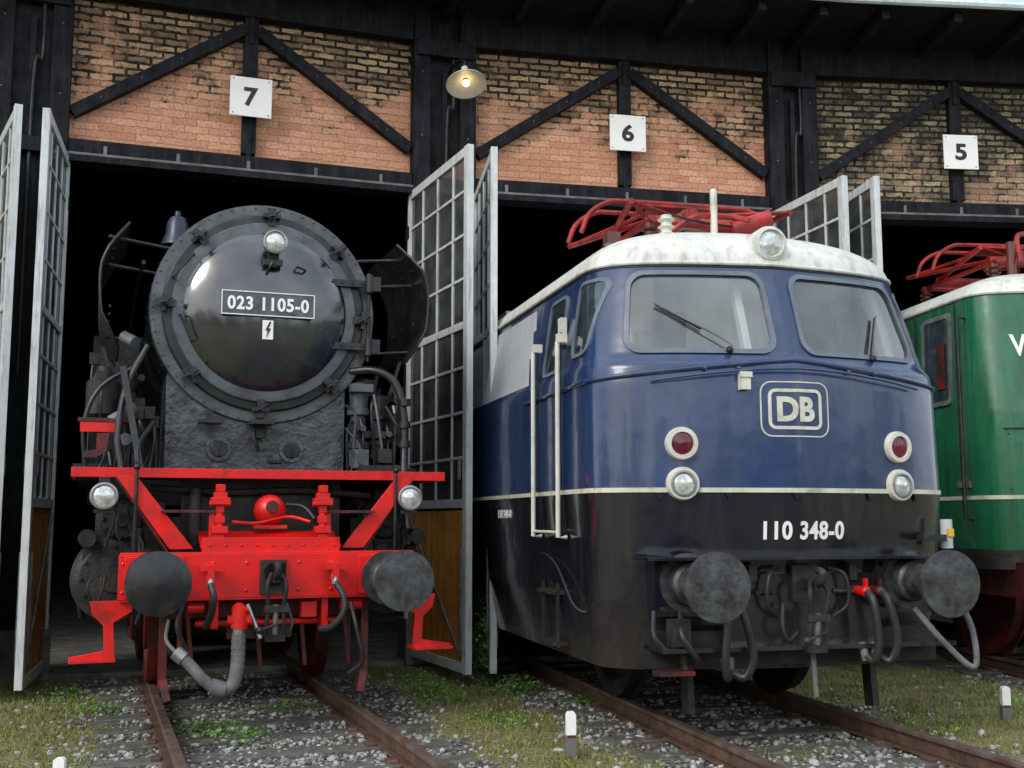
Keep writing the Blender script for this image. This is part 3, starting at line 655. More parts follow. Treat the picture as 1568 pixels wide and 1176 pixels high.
for v in(1.62,2.26):
    p.box((-1.478,v,2.2),(.012,.012,1.6),'bblack')
for v in (4.5,6.3,8.1): p.box((-1.43,v,3.04),(.06,.02,.68),'gasket')
p.text('110 348-0',.5,.08,lambda x,y,z:(-1.472-z,3.5-x,1.55+y),'white',.02,.004)
p.tube([F(-1.25+.25*k,1.22,.001) for k in range(11)],.004,'blackmatt',curve=False,seg=4)
p.done(angle=30)
p=Part('headstock',eblue)
for sg in(-1,1):
    p.box((sg*.875,.60,1.02),(.52,.16,.40),'bblack'); buffer(p,sg*.885,1.05,0,.54,'buffer',.014,.235)
    for dx in(-.2,.2):
        for dz in(-.15,.15): p.cyl((sg*.875+dx,.52,1.02+dz),(sg*.875+dx,.49,1.02+dz),.02,'blackmatt',seg=6)
p.box((0,.50,1.225),(2.5,.30,.02),'bblack'); p.box((0,.60,.86),(1.2,.2,.5),'bblack'); p.box((0,.52,.60),(2.3,.35,.03),'bblack')
p.box((0,.75,.58),(2.3,.3,.25),'blackmatt')
coupling(p,.0,.46,1.04)
for x,b,cm in((-.68,-.06,'redd'),(-.58,.12,'red'),(.44,.05,'red'),(.56,.10,'redd')): hose(p,x,.44,.90 if x<0 else .98,b,.48,cm,'rubber',.03)
p.tube([(.85,.4,.85),(.95,.2,.62),(1.15,.15,.45),(1.22,.25,.7),(1.2,.4,.95)],.022,'greyhose',seg=10)
p.tube([(-.95,.5,.85),(-1.0,.35,.7),(-.9,.35,.55),(-.85,.45,.5)],.022,'rubber')
p.box((-1.0,.42,.72),(.14,.1,.18),'blackmatt'); p.box((-1.05,.4,.45),(.26,.14,.03),'redd'); p.beam((-.95,.5,.65),(-.95,.45,.44),.03,.05,'blackmatt')
p.tube([(-1.15,.5,.86),(-1.18,.42,.7),(-1.1,.4,.6)],.018,'rubber')
for sg in(-1,1):
    p.beam((sg*.75,.9,.5),(sg*.75,.85,.09),.05,.12,'blackmatt'); p.box((sg*.4,.5,1.12),(.06,.06,.12),'blackmatt'); p.cyl((sg*.25,.5,.98),(sg*.38,.44,.98),.02,'blackmatt')
    p.tube([(sg*.2,.48,1.15),(sg*.3,.42,1.1),(sg*.32,.42,.9),(sg*.22,.46,.8)],.014,'rubber')
p.cyl((0,.38,.62),(.03,.4,.25),.02,'greyhose',seg=8); p.tube([(-.2,.42,.9),(-.24,.36,.75),(-.2,.36,.65),(-.1,.4,.7)],.016,'rubber')
p.cyl((1.30,.62,1.28),(1.30,.62,1.50),.045,'lgrey'); p.box((1.30,.57,1.40),(.05,.02,.06),'yellow'); p.box((1.14,.58,1.36),(.2,.1,.05),'blackmatt')
for z in(.92,.52): p.box((-1.46,1.95,z),(.14,.45,.03),'blackmatt')
for v in(1.74,2.16): p.box((-1.48,v,.74),(.02,.03,.5),'blackmatt')
p.tube([(-1.42,2.6,1.25),(-1.48,1.8,1.15),(-1.48,1.3,.85),(-1.38,1.15,.8)],.010,'rubber')
for sg in(-1,1):
    p.box((sg*1.12,4.1,.72),(.10,4.2,.34),'blackmatt')
    for v in(2.4,5.8):
        p.lathe([(.66,0),(.66,.02),(.625,.02),(.625,.13),(.5,.13),(.45,.05),(.15,.05),(.15,.12),(.001,.12)],(sg*.68,v,.625),(sg,0,0),'blackmatt',36); p.box((sg*1.2,v,.62),(.2,.3,.3),'blackmatt')
    for v in(3.0,3.6,4.6,5.2): p.lathe([(.09,0),(.11,.02),(.09,.04),(.09,.08),(.11,.10),(.09,.12),(.09,.16),(.11,.18),(.09,.2)],(sg*1.22,v,.55),(0,0,1),'blackmatt',12)
p.box((0,8,.75),(2.0,4,.7),'blackmatt'); p.box((0,9.3,1.2),(2.7,14,.1),'blackmatt'); p.box((0,15.9,2.2),(2.6,.1,2.6),'dark')
p.done(.006)
p=Part('roof_equipment',eblue)
panto(p,2.0,4.08)
p.cyl((-.62,1.45,3.66),(-.62,1.45,3.98),.045,'cream')
for k in range(4): p.lathe([(.045,0),(.075,.02),(.045,.04)],(-.62,1.45,3.74+.06*k),(0,0,1),'cream',14)
p.tube([(-.62,1.45,4.0),(-.2,1.6,3.98),(.4,1.8,4.0),(.8,2.4,4.03)],.012,'blackp')
p.cyl((-.15,1.55,3.75),(-.15,1.55,4.24),.03,'cream'); p.sphere((-.15,1.55,4.24),.031,'cream',seg=10)
p.cyl((.05,1.6,3.94),(.35,1.5,4.04),.07,'pred'); p.cyl((-.55,1.7,3.90),(-.15,1.9,3.95),.055,'greyhose'); p.cyl((.3,2.0,3.96),(.7,2.0,3.96),.07,'pred')
p.tube([(-.5,1.62,3.9),(-.3,1.55,4.02),(0,1.6,4.05),(.15,1.5,4.0)],.028,'pred'); p.box((-.3,1.7,3.86),(.2,.2,.12),'insul')
p.box((0,9,3.98),(1.4,5,.2),'lgrey')
for k in range(4): p.box((-.9+.2*k,2.0+.3*k,3.90),(.12,.12,.1),'insul')
p.done()

T5=R(7.1); egreen=empty('electric_locomotive.001',(6.34,11.0,0),T5)
GT=[(1.0,1.45,.5,.5,.12),(1.7,1.475,.48,.5,.12),(2.6,1.475,.50,.5,.12),(3.84,1.44,.66,.5,.1)]
GB=Body(GT,3.84,4.2,4.0,1.1)
make_body('body',egreen,GB,15,lambda x,y,z:'roofw' if z>3.84 else('blackmatt' if z<1.2 else 'green'),lambda x,y,z:False)
p=Part('details',egreen)
def SG(v,z,o=0): return GB.side(v,z,-1,o)
O=rs(densify(rr(1.35,2.0,2.72,3.72,.06),.05),60); I=rs(densify(rr(1.40,1.95,2.77,3.67,.04),.05),60)
ring(p,O,I,SG,.02,'greyhose',-.004); patch(p,I,lambda v,z:SG(v,z,.008),'sideglass',4); p.box((-1.485,1.55,3.15),(.01,.16,.5),'redd')  # dark red strip over the pane is a reflection put in as colour
for v in(1.22,2.12): p.box((-1.478,v,2.7),(.014,.014,2.2),'blackmatt')
for k in range(14): p.box((-1.48,2.75,3.0+.05*k),(.03,.6,.02),'green',rot=(0,R(20),0))
p.tube([(-1.46,1.05,3.6),(-1.55,1.05,3.6),(-1.55,1.05,1.5),(-1.46,1.05,1.5)],.018,'black',curve=False)
st=[GB.pt(-1,1+k,1.72) for k in(12,6,3,1,.3)]+[GB.pt(-1,t/20,1.72) for t in range(20,0,-1)]+[GB.pt(1,t/20,1.72) for t in range(0,21)]
so=[(a*1.006,b-.01,c) for a,b,c in st]
p.grid([[(a,b,c-.02) for a,b,c in st],[(a,b,c-.02) for a,b,c in so],[(a,b,c+.02) for a,b,c in so],[(a,b,c+.02) for a,b,c in st]],'stripe')
def FG(u,z,o=0): return (u,GB.fv(u,z)-o,z)
p.text('V',.16,.23,lambda x,y,z:FG(-1.08+x,3.27+y,.004+z),'white',.02,.006)
p.tube([FG(-1.3+.1*k,2.42,.02) for k in range(27)],.014,'green',curve=False)
g=[GB.pt(-1,1+k,3.84) for k in(12,6,3,1,.3)]+[GB.pt(-1,t/20,3.84) for t in range(20,0,-1)]+[GB.pt(1,t/20,3.84) for t in range(0,21)]
p.tube([(a*1.005,b-.01,c) for a,b,c in g],.022,'roofw',curve=False)
for k in range(9):
    for zz in (2.36,1.80): p.sphere(FG(-1.25+.3*k,zz,.002),.012,'green',seg=6)
for sg in(-1,1):
    O=rs(densify(rr(sg*.62-.40,sg*.62+.40,2.75,3.45,.08),.05),80); I=rs(densify(rr(sg*.62-.36,sg*.62+.36,2.79,3.41,.06),.05),80)
    if sg>0: 
        ring(p,O,I,FG,.015,'gasket',-.004); patch(p,I,lambda u,z:FG(u,z,.008),'sideglass',4)
    buffer(p,sg*.875,1.05,0,.5,'buffer'); lamp(p,FG(sg*.9,2.0),.1)
    for v in(2.2,5.0,7.5,10): p.lathe([(.8,0),(.8,.02),(.76,.02),(.76,.13),(.6,.13),(.55,.05),(.2,.05),(.2,.12),(.001,.12)],(sg*.68,v,.76),(sg,0,0),'redd',36)
    p.box((sg*1.2,6,.9),(.08,11,.35),'redd')
p.box((0,.62,1.05),(2.3,.15,.42),'blackmatt'); p.box((-1.49,1.15,1.86),(.02,.25,.07),'greyhose')
p.box((0,7,1.15),(2.4,12,.3),'blackmatt'); coupling(p,0,.5,1.04)
panto(p,2.0,4.45,'pred',1.6); p.box((0,14.4,2.6),(2.6,.1,2.6),'dark')
p.tube([(-.7,1.2,4.25),(-.6,1.4,4.6),(-.2,1.6,4.65),(.5,1.8,4.6)],.03,'pred'); p.cyl((-.75,1.3,4.0),(-.75,1.3,4.5),.05,'insul'); p.cyl((-.5,1.0,4.05),(-.5,1.0,4.35),.05,'cream')
p.done()

# ================================================================== ROUNDHOUSE
house=empty('roundhouse_engine_shed')
CEN=Vector((11.0,-26.3))
A=(-4.86,12.12);Bp=(-1.22,13.4);C=(-.46,13.62);D=(3.31,14.42);E=(3.98,14.52);Fp=(7.80,14.90)
A0=(-5.60,11.80); W8=(-9.2,10.1); F0=(8.5,14.95); W4=(12.3,14.95)
ZL=5.40;ZB=5.67;ZT=7.30
def wall(a,b,mat):
    a=Vector(a);b=Vector(b);L=(b-a).length; rz=math.atan2(b.y-a.y,b.x-a.x)
    w=Part('brick_infill',house); w.box((L/2,.18,(ZB+ZT)/2),(L,.24,ZT-ZB),mat); w.done(0,(a.x,a.y,0),rz)
    t=Part('timber_frame',house)
    t.box((L/2,.10,(ZL+ZB)/2-.005),(L,.36,ZB-ZL-.07),'wood'); t.box((L/2,.02,ZL+.0),(L,.30,.07),'wood'); t.box((L/2,-.12,ZL+.05),(L,.03,.03),'greyhose')
    t.box((L/2,.12,ZT+.25),(L,.4,.5),'wood')
    t.box((L/2,.02,(ZB+ZT)/2),(.16,.12,ZT-ZB),'wood')
    t.box((L/2-.0,-.045,ZB+.16),(.06,.02,.5),'wood'); t.box((L/2,-.05,ZT-.12),(.06,.02,.4),'wood')
    for sg in(-1,1):
        t.beam((L/2+sg*.07,.00,ZT-.14),(L/2+sg*(L/2-.02),.00,ZB+.27),.135,.11,'wood',up=(0,-1,0))
        for k in range(4): 
            q=.15+.23*k; t.sphere((L/2+sg*(.07+(L/2-.09)*q),-.055,ZT-.14-(ZT-ZB-.41)*q),.012,'greyhose',seg=6)
    for k in range(5): t.box((L*(.1+.2*k),-.085,ZL+.12),(.04,.012,.10),'greyhose')
    t.done(.006,(a.x,a.y,0),rz)
for a,b,m in((W8,A0,'brickold'),(A,Bp,'brick'),(C,D,'brick'),(E,Fp,'brickold'),(F0,W4,'brickold')): wall(a,b,m)
def pillar(a,b):
    a=Vector(a);b=Vector(b);L=(b-a).length; rz=math.atan2(b.y-a.y,b.x-a.x)
    t=Part('timber_pillar',house)
    t.box((L/2,.15,3.8),(L,.34,7.9),'wood'); t.box((.11,-.05,3.8),(.2,.12,7.9),'wood'); t.box((L-.11,-.05,3.8),(.2,.12,7.9),'wood')
    t.box((L/2,-.10,5.5),(L*.9,.1,.16),'wood'); t.box((L/2,-.10,7.2),(L*.9,.1,.2),'wood'); t.box((L/2,-.05,6.2),(.06,.08,1.5),'wood'); t.box((L/2,.0,.12),(L+.1,.5,.5),'concrete')
    t.tube([(L/2+.1,-.08,7.3),(L/2+.1,-.1,6.5),(L/2+.02,-.1,6.2),(L/2+.02,-.1,3)],.02,'blackp')
    for z in (1.2,2.6,3.4,4.6,6.1,6.9):
        for x in (.11,L-.11): t.sphere((x,-.112,z),.014,'greyhose',seg=6)
    t.done(.008,(a.x,a.y,0),rz)
for a,b in((A0,A),(Bp,C),(D,E),(Fp,F0)): pillar(a,b)
line=[W8,A0,A,Bp,C,D,E,Fp,F0,W4]
def rad(q,d): q=Vector(q); n=(q-CEN).normalized(); return q+n*d
s=Part('roof',house)
o1=[(*rad(q,-1.15),7.80) for q in line]; i1=[(*rad(q,.3),7.72) for q in line]; o2=[(*rad(q,-1.16),7.95) for q in line]; bk=[(*rad(q,24),9.6) for q in line]
s.grid([i1,o1],'wood'); s.grid([o1,o2],'fascia'); s.grid([o2,bk],'fascia')
o3=[(*rad(q,-1.21),7.82) for q in line]; s.tube(o3,.05,'fascia',curve=False)
for k in range(len(line)-1):
    a=Vector(line[k]);b=Vector(line[k+1]); n=max(1,int((b-a).length/.9))
    for j in range(n):
        q=a+(b-a)*(j+.5)/n; p0=rad(q,.2); p1=rad(q,-1.08); s.beam((p0.x,p0.y,7.64),(p1.x,p1.y,7.72),.10,.14,'wood',up=(0,0,1))
s.done(recalc=False)
s=Part('rear_and_side_walls',house)
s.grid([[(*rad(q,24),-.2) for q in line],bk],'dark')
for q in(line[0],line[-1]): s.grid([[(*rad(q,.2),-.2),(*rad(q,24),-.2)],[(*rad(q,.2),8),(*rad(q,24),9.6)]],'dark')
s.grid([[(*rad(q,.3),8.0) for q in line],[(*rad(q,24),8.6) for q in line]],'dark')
s.done(recalc=False)
s=Part('shed_floor',house)
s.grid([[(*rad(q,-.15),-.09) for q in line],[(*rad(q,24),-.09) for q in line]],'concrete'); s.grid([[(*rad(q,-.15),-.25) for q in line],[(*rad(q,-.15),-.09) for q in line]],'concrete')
s.done(recalc=False)
def gate(h,n):
    h=Vector(h);n=Vector(n);L=(n-h).length; rz=math.atan2(n.y-h.y,n.x-h.x)
    g=Part('door_leaf',house); z0,z1,zp=-.03,5.40,1.66
    for x,w in((.04,.07),(L-.055,.11)): g.box((x,0,(z0+z1)/2),(w,.07,z1-z0),'gatep')
    for z,w in((z0+.05,.1),(zp,.09),(z1-.05,.10)): g.box((L/2,.003,z),(L-.15,.055,w),'gatep')
    g.box((L/2,.004,3.5),(L-.15,.05,.07),'gatep')
    nr=8
    for k in range(1,nr): g.box((L/2,.0,zp+(z1-zp)*k/nr),(L-.15,.035,.030),'gatep')
    for k in range(1,4): g.box((L*k/4,-.002,(zp+z1)/2),(.030,.03,z1-zp-.1),'gatep')
    g.box((L/2,.0,(zp+z1)/2),(L-.16,.006,z1-zp-.12),'gateglass')
    g.box((L/2,.0,(z0+zp)/2),(L-.16,.02,zp-z0-.14),'ply')
    for k in range(1,9): g.box((.1+(L-.2)*k/9,.0,(z0+zp)/2),(.006,.026,zp-z0-.16),'blackmatt')
    g.beam((.12,-.03,zp-.1),(L-.15,-.03,z0+.15),.03,.02,'greyhose',up=(0,-1,0)); g.beam((.12,.03,zp-.1),(L-.15,.03,z0+.15),.03,.02,'greyhose',up=(0,-1,0))
    for sd in(-1,1): g.box((L-.16,sd*.05,2.0),(.03,.03,.2),'greyhose'); g.cyl((L-.10,sd*.05,1.2),(L-.10,sd*.05,.2),.012,'greyhose',seg=8)
    for z in(.6,2.6,4.9): g.box((.02,0,z),(.1,.1,.14),'wood')
    g.done(.004,(h.x,h.y,0),rz)
gate(A,(-4.44,10.52)); gate((-5.62,12.0),(-4.66,10.42)); gate(Bp,(-.43,11.58)); gate((-.44,13.5),(-.185,11.66)); gate((3.33,14.3),(3.80,12.68)); gate((3.95,14.4),(4.17,12.70)); gate(Fp,(7.9,13.1))
def sign(a,b,txt,z):
    a=Vector(a);b=Vector(b);rz=math.atan2(b.y-a.y,b.x-a.x)
    g=Part('number_sign'); g.box((0,0,0),(.47,.012,.46),'white'); g.text(txt,.16,.225,lambda x,y,z:(x,-.007-z,y),'blackp',.035,.002)
    for x in(-.2,.2):
        for zz in(-.2,.2): g.cyl((x,-.006,zz),(x,-.01,zz),.008,'greyhose',seg=8)
    g.box((0,.03,0),(.06,.06,.3),'wood')
    m=(a+b)/2; nrm=(m-CEN).normalized(); m=m-nrm*.13
    g.done(0,(m.x,m.y,z),rz)
sign(A,Bp,'7',6.31); sign(C,D,'6',6.32); sign(E,Fp,'5',6.30)
wl=empty('wall_lamp',(-.54,12.95,6.60),R(17))
g=Part('shade',wl); g.lathe([(.04,.13),(.05,.09),(.10,.08),(.2,.03),(.235,-.005),(.24,-.02),(.225,-.015),(.12,.045),(.03,.06)],(0,0,0),(0,.42,1),'cream',36); g.cyl((0,.04,.10),(0,.08,.22),.04,'cream'); g.done()
g=Part('bulb',wl); g.sphere((0,.0,.0),.04,'bulb'); g.cyl((0,.01,.02),(0,.03,.07),.02,'cream'); g.done()
g=Part('bracket',wl); g.tube([(0,.08,.2),(0,.12,.32),(-.05,.3,.36),(-.08,.62,.30)],.018,'blackp'); g.tube([(-.08,.62,.0),(-.04,.4,.18),(-.02,.2,.34)],.012,'blackp'); g.done()

# ================================================================== TRACKS
def track(org,rz,v0=-16,v1=22):
    t=Part('railway_track')
    for sg in(-1,1):
        x=sg*.7525
        t.box((x,(v0+v1)/2,-.017),(.068,v1-v0,.034),'railtop'); t.box((x,(v0+v1)/2,-.08),(.018,v1-v0,.10),'rail'); t.box((x,(v0+v1)/2,-.142),(.125,v1-v0,.018),'rail'); t.box((x,(v0+v1)/2,-.037),(.05,v1-v0,.012),'rail')
    v=v0
    while v<v1:
        t.box((random.uniform(-.02,.02),v,-.215),(2.5,.25,.14),'sleeper',rot=(0,0,random.uniform(-.01,.01)))
        for sg in(-1,1):
            for d in(-.1,.1): t.box((sg*.7525+d,v,-.135),(.07,.12,.03),'rail')
        v+=.64
    t.done(.006,(org[0],org[1],0),rz)
track((-1.65,8.4),T7); track((2.23,7.92),T6); track((6.34,11.0),T5)

# ================================================================== GROUND
AX=[((-1.65,8.4),T7),((2.23,7.92),T6),((6.34,11.0),T5)]
def tu(x,y):
    b=99
    for (o,a) in AX:
        dx=x-o[0];dy=y-o[1]; u=dx*math.cos(a)+dy*math.sin(a)
        if abs(u)<abs(b): b=u
    return b
def gmask(x,y):
    u=abs(tu(x,y)); n=noise.noise((x*.55,y*.55,3))*.7+noise.noise((x*1.7,y*1.7,9))*.45
    m=(u-1.05)/.6+n*1.1
    if u<.68: m=n*1.6-.30
    if y>12.2: m-=.3*(y-12.2)
    return max(0,min(1,m*.9+.1))
def gh(x,y):
    u=abs(tu(x,y)); return -.165+.018*noise.noise((x*1.1,y*1.1,0))+.012*noise.noise((x*5,y*5,2))+(.02 if u>1.3 else 0)*min(1,(u-1.3)/.4 if u>1.3 else 0)
g=Part('ground')
xs=[-900,-300,-100,-40,-20]+[-12+.12*i for i in range(220)]+[20,40,100,300,900]
ys=[-900,-300,-100,-40,-15,-5,0,3]+[5+.10*i for i in range(95)]+[16,20,40,100,300,900]
col=g.bm.loops.layers.float_color.new('grass')
VV=[[g.bm.verts.new((x,y,gh(x,y) if(-12<=x<=14 and 5<=y<=14.5) else -.16)) for x in xs] for y in ys]
def gm():
    m,nt,out=nt_new('gravel_and_moss'); p=N(nt,'ShaderNodeBsdfPrincipled'); nt.links.new(p.outputs[0],out.inputs[0])
    tc=N(nt,'ShaderNodeTexCoord').outputs['Object']; at=N(nt,'ShaderNodeAttribute'); at.attribute_name='grass'
    v=N(nt,'ShaderNodeTexVoronoi'); v.inputs['Scale'].default_value=34; nt.links.new(tc,v.inputs[0])
    sv=N(nt,'ShaderNodeSeparateColor'); nt.links.new(v.outputs['Color'],sv.inputs[0])
    gr=ramp(nt,sv.outputs[0],0,1,(.05,.047,.044,1),(.27,.265,.25,1))
    dk=ramp(nt,v.outputs['Distance'],.3,.8,(1,1,1,1),(.15,.15,.15,1)); gr=mixc(nt,1.0,gr,dk,'MULTIPLY')
    n1=noi(nt,tc,3.5,6,.7); n2=noi(nt,tc,30,4,.7)
    mo=mixc(nt,ramp(nt,n1,.38,.62),(.14,.105,.060),(.095,.115,.026)); mo=mixc(nt,ramp(nt,n2,.35,.65),mo,(.25,.22,.095))
    ad=N(nt,'ShaderNodeMath',operation='MULTIPLY_ADD'); nt.links.new(n2,ad.inputs[0]); ad.inputs[1].default_value=.8; ad.inputs[2].default_value=-.4
    a2=N(nt,'ShaderNodeMath',operation='ADD'); nt.links.new(ad.outputs[0],a2.inputs[0]); nt.links.new(at.outputs['Fac'],a2.inputs[1])
    c=mixc(nt,ramp(nt,a2.outputs[0],.35,.6),gr,mo); nt.links.new(c,p.inputs['Base Color']); p.inputs['Roughness'].default_value=.9
    b=N(nt,'ShaderNodeBump'); b.inputs['Strength'].default_value=.9; b.inputs['Distance'].default_value=.02; b.invert=True
    nt.links.new(v.outputs['Distance'],b.inputs['Height']); nt.links.new(b.outputs[0],p.inputs['Normal']); return m
M['ground']=gm()
for i in range(len(ys)-1):
    for j in range(len(xs)-1):
        f=g.face((VV[i][j],VV[i][j+1],VV[i+1][j+1],VV[i+1][j]),'ground')
        for l in f.loops:
            c=l.vert.co; k=gmask(c.x,c.y); l[col]=(k,k,k,1)
g.done(recalc=False,angle=180)
def gstone(name,c0,c1):
    m,nt,out=nt_new(name); p=N(nt,'ShaderNodeBsdfPrincipled'); nt.links.new(p.outputs[0],out.inputs[0])
    at=N(nt,'ShaderNodeNewGeometry')
    nt.links.new(ramp(nt,at.outputs['Random Per Island'],0,1,c0+(1,),c1+(1,)),p.inputs['Base Color']); p.inputs['Roughness'].default_value=.85; return m
mst=gstone('ballast_stone',(.06,.057,.053),(.46,.45,.43))
phi=(1+5**.5)/2
ico=[Vector(v).normalized() for v in((-1,phi,0),(1,phi,0),(-1,-phi,0),(1,-phi,0),(0,-1,phi),(0,1,phi),(0,-1,-phi),(0,1,-phi),(phi,0,-1),(phi,0,1),(-phi,0,-1),(-phi,0,1))]
icf=[(0,11,5),(0,5,1),(0,1,7),(0,7,10),(0,10,11),(1,5,9),(5,11,4),(11,10,2),(10,7,6),(7,1,8),(3,9,4),(3,4,2),(3,2,6),(3,6,8),(3,8,9),(4,9,5),(2,4,11),(6,2,10),(8,6,7),(9,8,1)]
vs=[];fs=[]; cnt=0
while cnt<11000:
    y=random.uniform(6.2,12.5); x=random.uniform(-.52,.55)*y+random.uniform(-.5,.5)
    k=gmask(x,y)
    if random.random()<k*.93: continue
    u=abs(tu(x,y))
    if abs(u-.7525)<.06: continue
    r=random.uniform(.008,.024)*(1.5 if random.random()<.15 else 1); b=len(vs); z=gh(x,y)+r*.35
    sc=Vector((random.uniform(.7,1.3),random.uniform(.7,1.3),random.uniform(.5,.9))); Rm=Matrix.Rotation(random.uniform(0,6.3),3,'Z')@Matrix.Rotation(random.uniform(-.5,.5),3,'X')
    for q in ico:
        w=q*r*random.uniform(.8,1.15); w=Rm@Vector((w.x*sc.x,w.y*sc.y,w.z*sc.z)); vs.append((x+w.x,y+w.y,z+w.z))
    fs+=[tuple(b+i for i in f) for f in icf]; cnt+=1
me=bpy.data.meshes.new('gravel'); me.from_pydata(vs,[],fs); me.materials.append(mst); link(bpy.data.objects.new('gravel',me))
mgr=gstone('grass_blades',(.07,.12,.016),(.30,.28,.09)); mgw=gstone('weed_leaves',(.05,.17,.014),(.17,.36,.04))
vs=[];fs=[];cnt=0
while cnt<36000:
    y=random.uniform(6.3,12.8); x=random.uniform(-.52,.55)*y+random.uniform(-.5,.5)
    k=gmask(x,y)
    if random.random()>(k-.25)*1.3*(.25+.75*(noise.noise((x*2.5,y*2.5,5))>-.05)): continue
    h=random.uniform(.012,.045)*(2.2 if random.random()<.08 else 1); a=random.uniform(0,6.3); w=random.uniform(.0025,.006); z=gh(x,y)-.003; l=random.uniform(-.03,.03); l2=random.uniform(-.03,.03)
    b=len(vs); ca,sa=math.cos(a)*w,math.sin(a)*w
    vs+=[(x-ca,y-sa,z),(x+ca,y+sa,z),(x+ca*.6+l*.4,y+sa*.6+l2*.4,z+h*.65),(x-ca*.6+l*.4,y-sa*.6+l2*.4,z+h*.65),(x+l,y+l2,z+h)]
    fs+=[(b,b+1,b+2,b+3),(b+3,b+2,b+4)]; cnt+=1
me=bpy.data.meshes.new('grass'); me.from_pydata(vs,[],fs); me.materials.append(mgr); link(bpy.data.objects.new('grass',me))
def weed(cx,cy,n,rad_,hh):
    vs=[];fs=[]
    for i in range(n):
        a=random.uniform(0,6.3); r=rad_*random.random()**.7; x=cx+r*math.cos(a); y=cy+r*math.sin(a); z=gh(x,y)+random.uniform(0,hh)*(1-r/rad_*.6)
        L=random.uniform(.02,.05); w=L*.3; t=random.uniform(0,6.3); el=random.uniform(-.1,.9); d=Vector((math.cos(t)*math.cos(el),math.sin(t)*math.cos(el),math.sin(el)))*L; sd=Vector((-math.sin(t),math.cos(t),0))*w
        p0=Vector((x,y,z)); b=len(vs); m_=p0+d*.5+Vector((0,0,.004)); vs+=[tuple(p0),tuple(m_+sd),tuple(p0+d),tuple(m_-sd)]; fs.append((b,b+1,b+2,b+3))
    me=bpy.data.meshes.new('weed_plant'); me.from_pydata(vs,[],fs); me.materials.append(mgw); link(bpy.data.objects.new('weed_plant',me))
for c in((-.85,11.0,300,.26,.26),(-.62,10.6,260,.24,.20),(.05,11.15,260,.24,.2),(-.3,11.75,340,.13,1.1),(-2.35,9.2,280,.35,.07),(-2.0,8.9,160,.25,.06),(.7,10.6,180,.3,.08),(4.6,10.2,240,.4,.12),(-3.6,10.1,180,.3,.08),(-1.95,10.3,160,.3,.08),(3.2,9.4,170,.4,.08),(-4.2,10.8,160,.3,.12),(5.4,10.8,200,.5,.12),(-.1,9.6,150,.3,.06)): weed(*c)
def post(x,y,h):
    g=Part('marker_post'); g.box((0,0,h*.25),(.075,.06,h*.55),'concrete'); g.box((0,0,h*.74),(.068,.055,h*.44),'white'); g.prism([(-.034,-.0275,h*.96),(.034,-.0275,h*.96),(.02,-.0275,h*1.02),(-.02,-.0275,h*1.02)],(0,.055,0),'white'); g.box((0,-.029,h*.5),(.06,.004,.02),'redd'); g.done(.006,(x,y,-.16),random.uniform(-.2,.2))
post(.41,8.2,.32); post(4.02,9.55,.30); post(-2.78,7.25,.20)
# trees across the yard (behind the photographer, they only show as reflections)
vs=[];fs=[];rt=random.Random(3)
for i in range(34):
    a=R(185+i*5.2+rt.uniform(-2,2)); d=rt.uniform(48,62); cx=d*math.cos(a)+2; cy=d*math.sin(a); H=rt.uniform(6,12)
    for s_ in range(6):
        aa=s_*math.pi/3; b=len(vs); vs+=[(cx+.3*math.cos(aa),cy+.3*math.sin(aa),-.2),(cx+.3*math.cos(aa+1.05),cy+.3*math.sin(aa+1.05),-.2),(cx+.1*math.cos(aa+1.05),cy+.1*math.sin(aa+1.05),H*.7),(cx+.1*math.cos(aa),cy+.1*math.sin(aa),H*.7)]; fs.append((b,b+1,b+2,b+3))
    for j in range(260):
        t=rt.random(); rr_=H*.42*math.sin(math.pi*(.15+.8*t))*rt.random()**.4; b_=rt.uniform(0,6.3); c=Vector((cx+rr_*math.cos(b_),cy+rr_*math.sin(b_),H*(.15+.85*t)))
        u1=Vector((rt.gauss(0,1),rt.gauss(0,1),rt.gauss(0,1))).normalized()*.6; u2=u1.cross(Vector((rt.gauss(0,1),rt.gauss(0,1),rt.gauss(0,1)))).normalized()*.5
        b=len(vs); vs+=[tuple(c-u1),tuple(c-u2),tuple(c+u1),tuple(c+u2)]; fs.append((b,b+1,b+2,b+3))
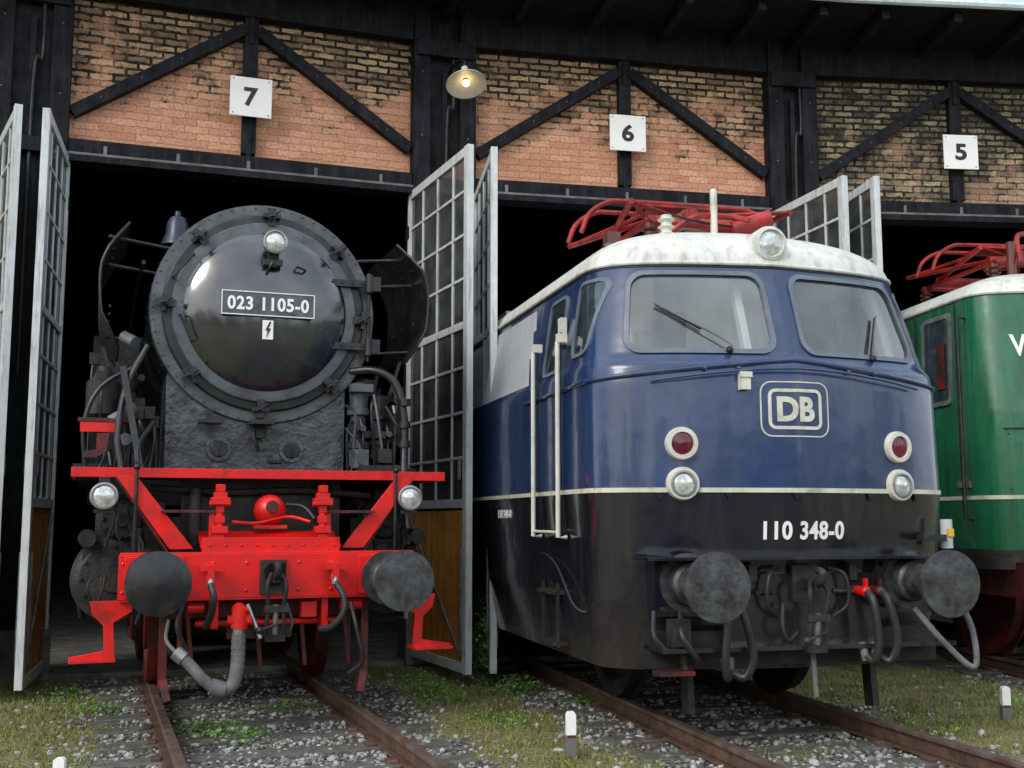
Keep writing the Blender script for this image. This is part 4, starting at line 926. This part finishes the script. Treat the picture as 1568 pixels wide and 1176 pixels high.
me=bpy.data.meshes.new('distant_trees'); me.from_pydata(vs,[],fs); me.materials.append(gstone('tree_foliage',(.02,.04,.012),(.06,.09,.025))); link(bpy.data.objects.new('distant_trees',me))

# ================================================================== LIGHT, WORLD, CAMERA
sd=Vector((-.55,-.78,.66)).normalized(); el=math.asin(sd.z); az=math.atan2(sd.x,sd.y)
w=bpy.data.worlds.new('World'); scene.world=w; w.use_nodes=True; nt=w.node_tree; nt.nodes.clear()
out=nt.nodes.new('ShaderNodeOutputWorld'); bg=nt.nodes.new('ShaderNodeBackground'); nt.links.new(bg.outputs[0],out.inputs[0])
sky=nt.nodes.new('ShaderNodeTexSky'); sky.sky_type='NISHITA'; sky.sun_disc=False; sky.sun_elevation=el; sky.sun_rotation=az; sky.air_density=1.2; sky.dust_density=2
tc=nt.nodes.new('ShaderNodeTexCoord'); mp=nt.nodes.new('ShaderNodeMapping'); mp.inputs['Scale'].default_value=(1,1,2.2); nt.links.new(tc.outputs['Generated'],mp.inputs[0])
cl=ramp(nt,noi(nt,mp.outputs[0],2.4,6,.6),.38,.62)
mm=N(nt,'ShaderNodeMath',operation='MULTIPLY_ADD'); nt.links.new(cl,mm.inputs[0]); mm.inputs[1].default_value=.6; mm.inputs[2].default_value=.3
nt.links.new(mixc(nt,mm.outputs[0],sky.outputs[0],(11.5,12.3,13.4)),bg.inputs[0]); bg.inputs[1].default_value=.15
sl=bpy.data.lights.new('sun','SUN'); sl.energy=1.5; sl.angle=R(22); sl.color=(1,.96,.9); so_=bpy.data.objects.new('sun',sl); link(so_); so_.rotation_euler=(-sd).to_track_quat('-Z','Y').to_euler(); so_.location=(5,-5,20)
cam=bpy.data.cameras.new('camera'); cam.sensor_width=36; cam.lens=36*1750/1568; cam.clip_end=3000
co=bpy.data.objects.new('camera',cam); link(co); co.location=(0,0,1.5); co.rotation_euler=(R(90+6.75),0,0); scene.camera=co
scene.view_settings.view_transform='Standard'; scene.view_settings.look='None'; scene.view_settings.exposure=0
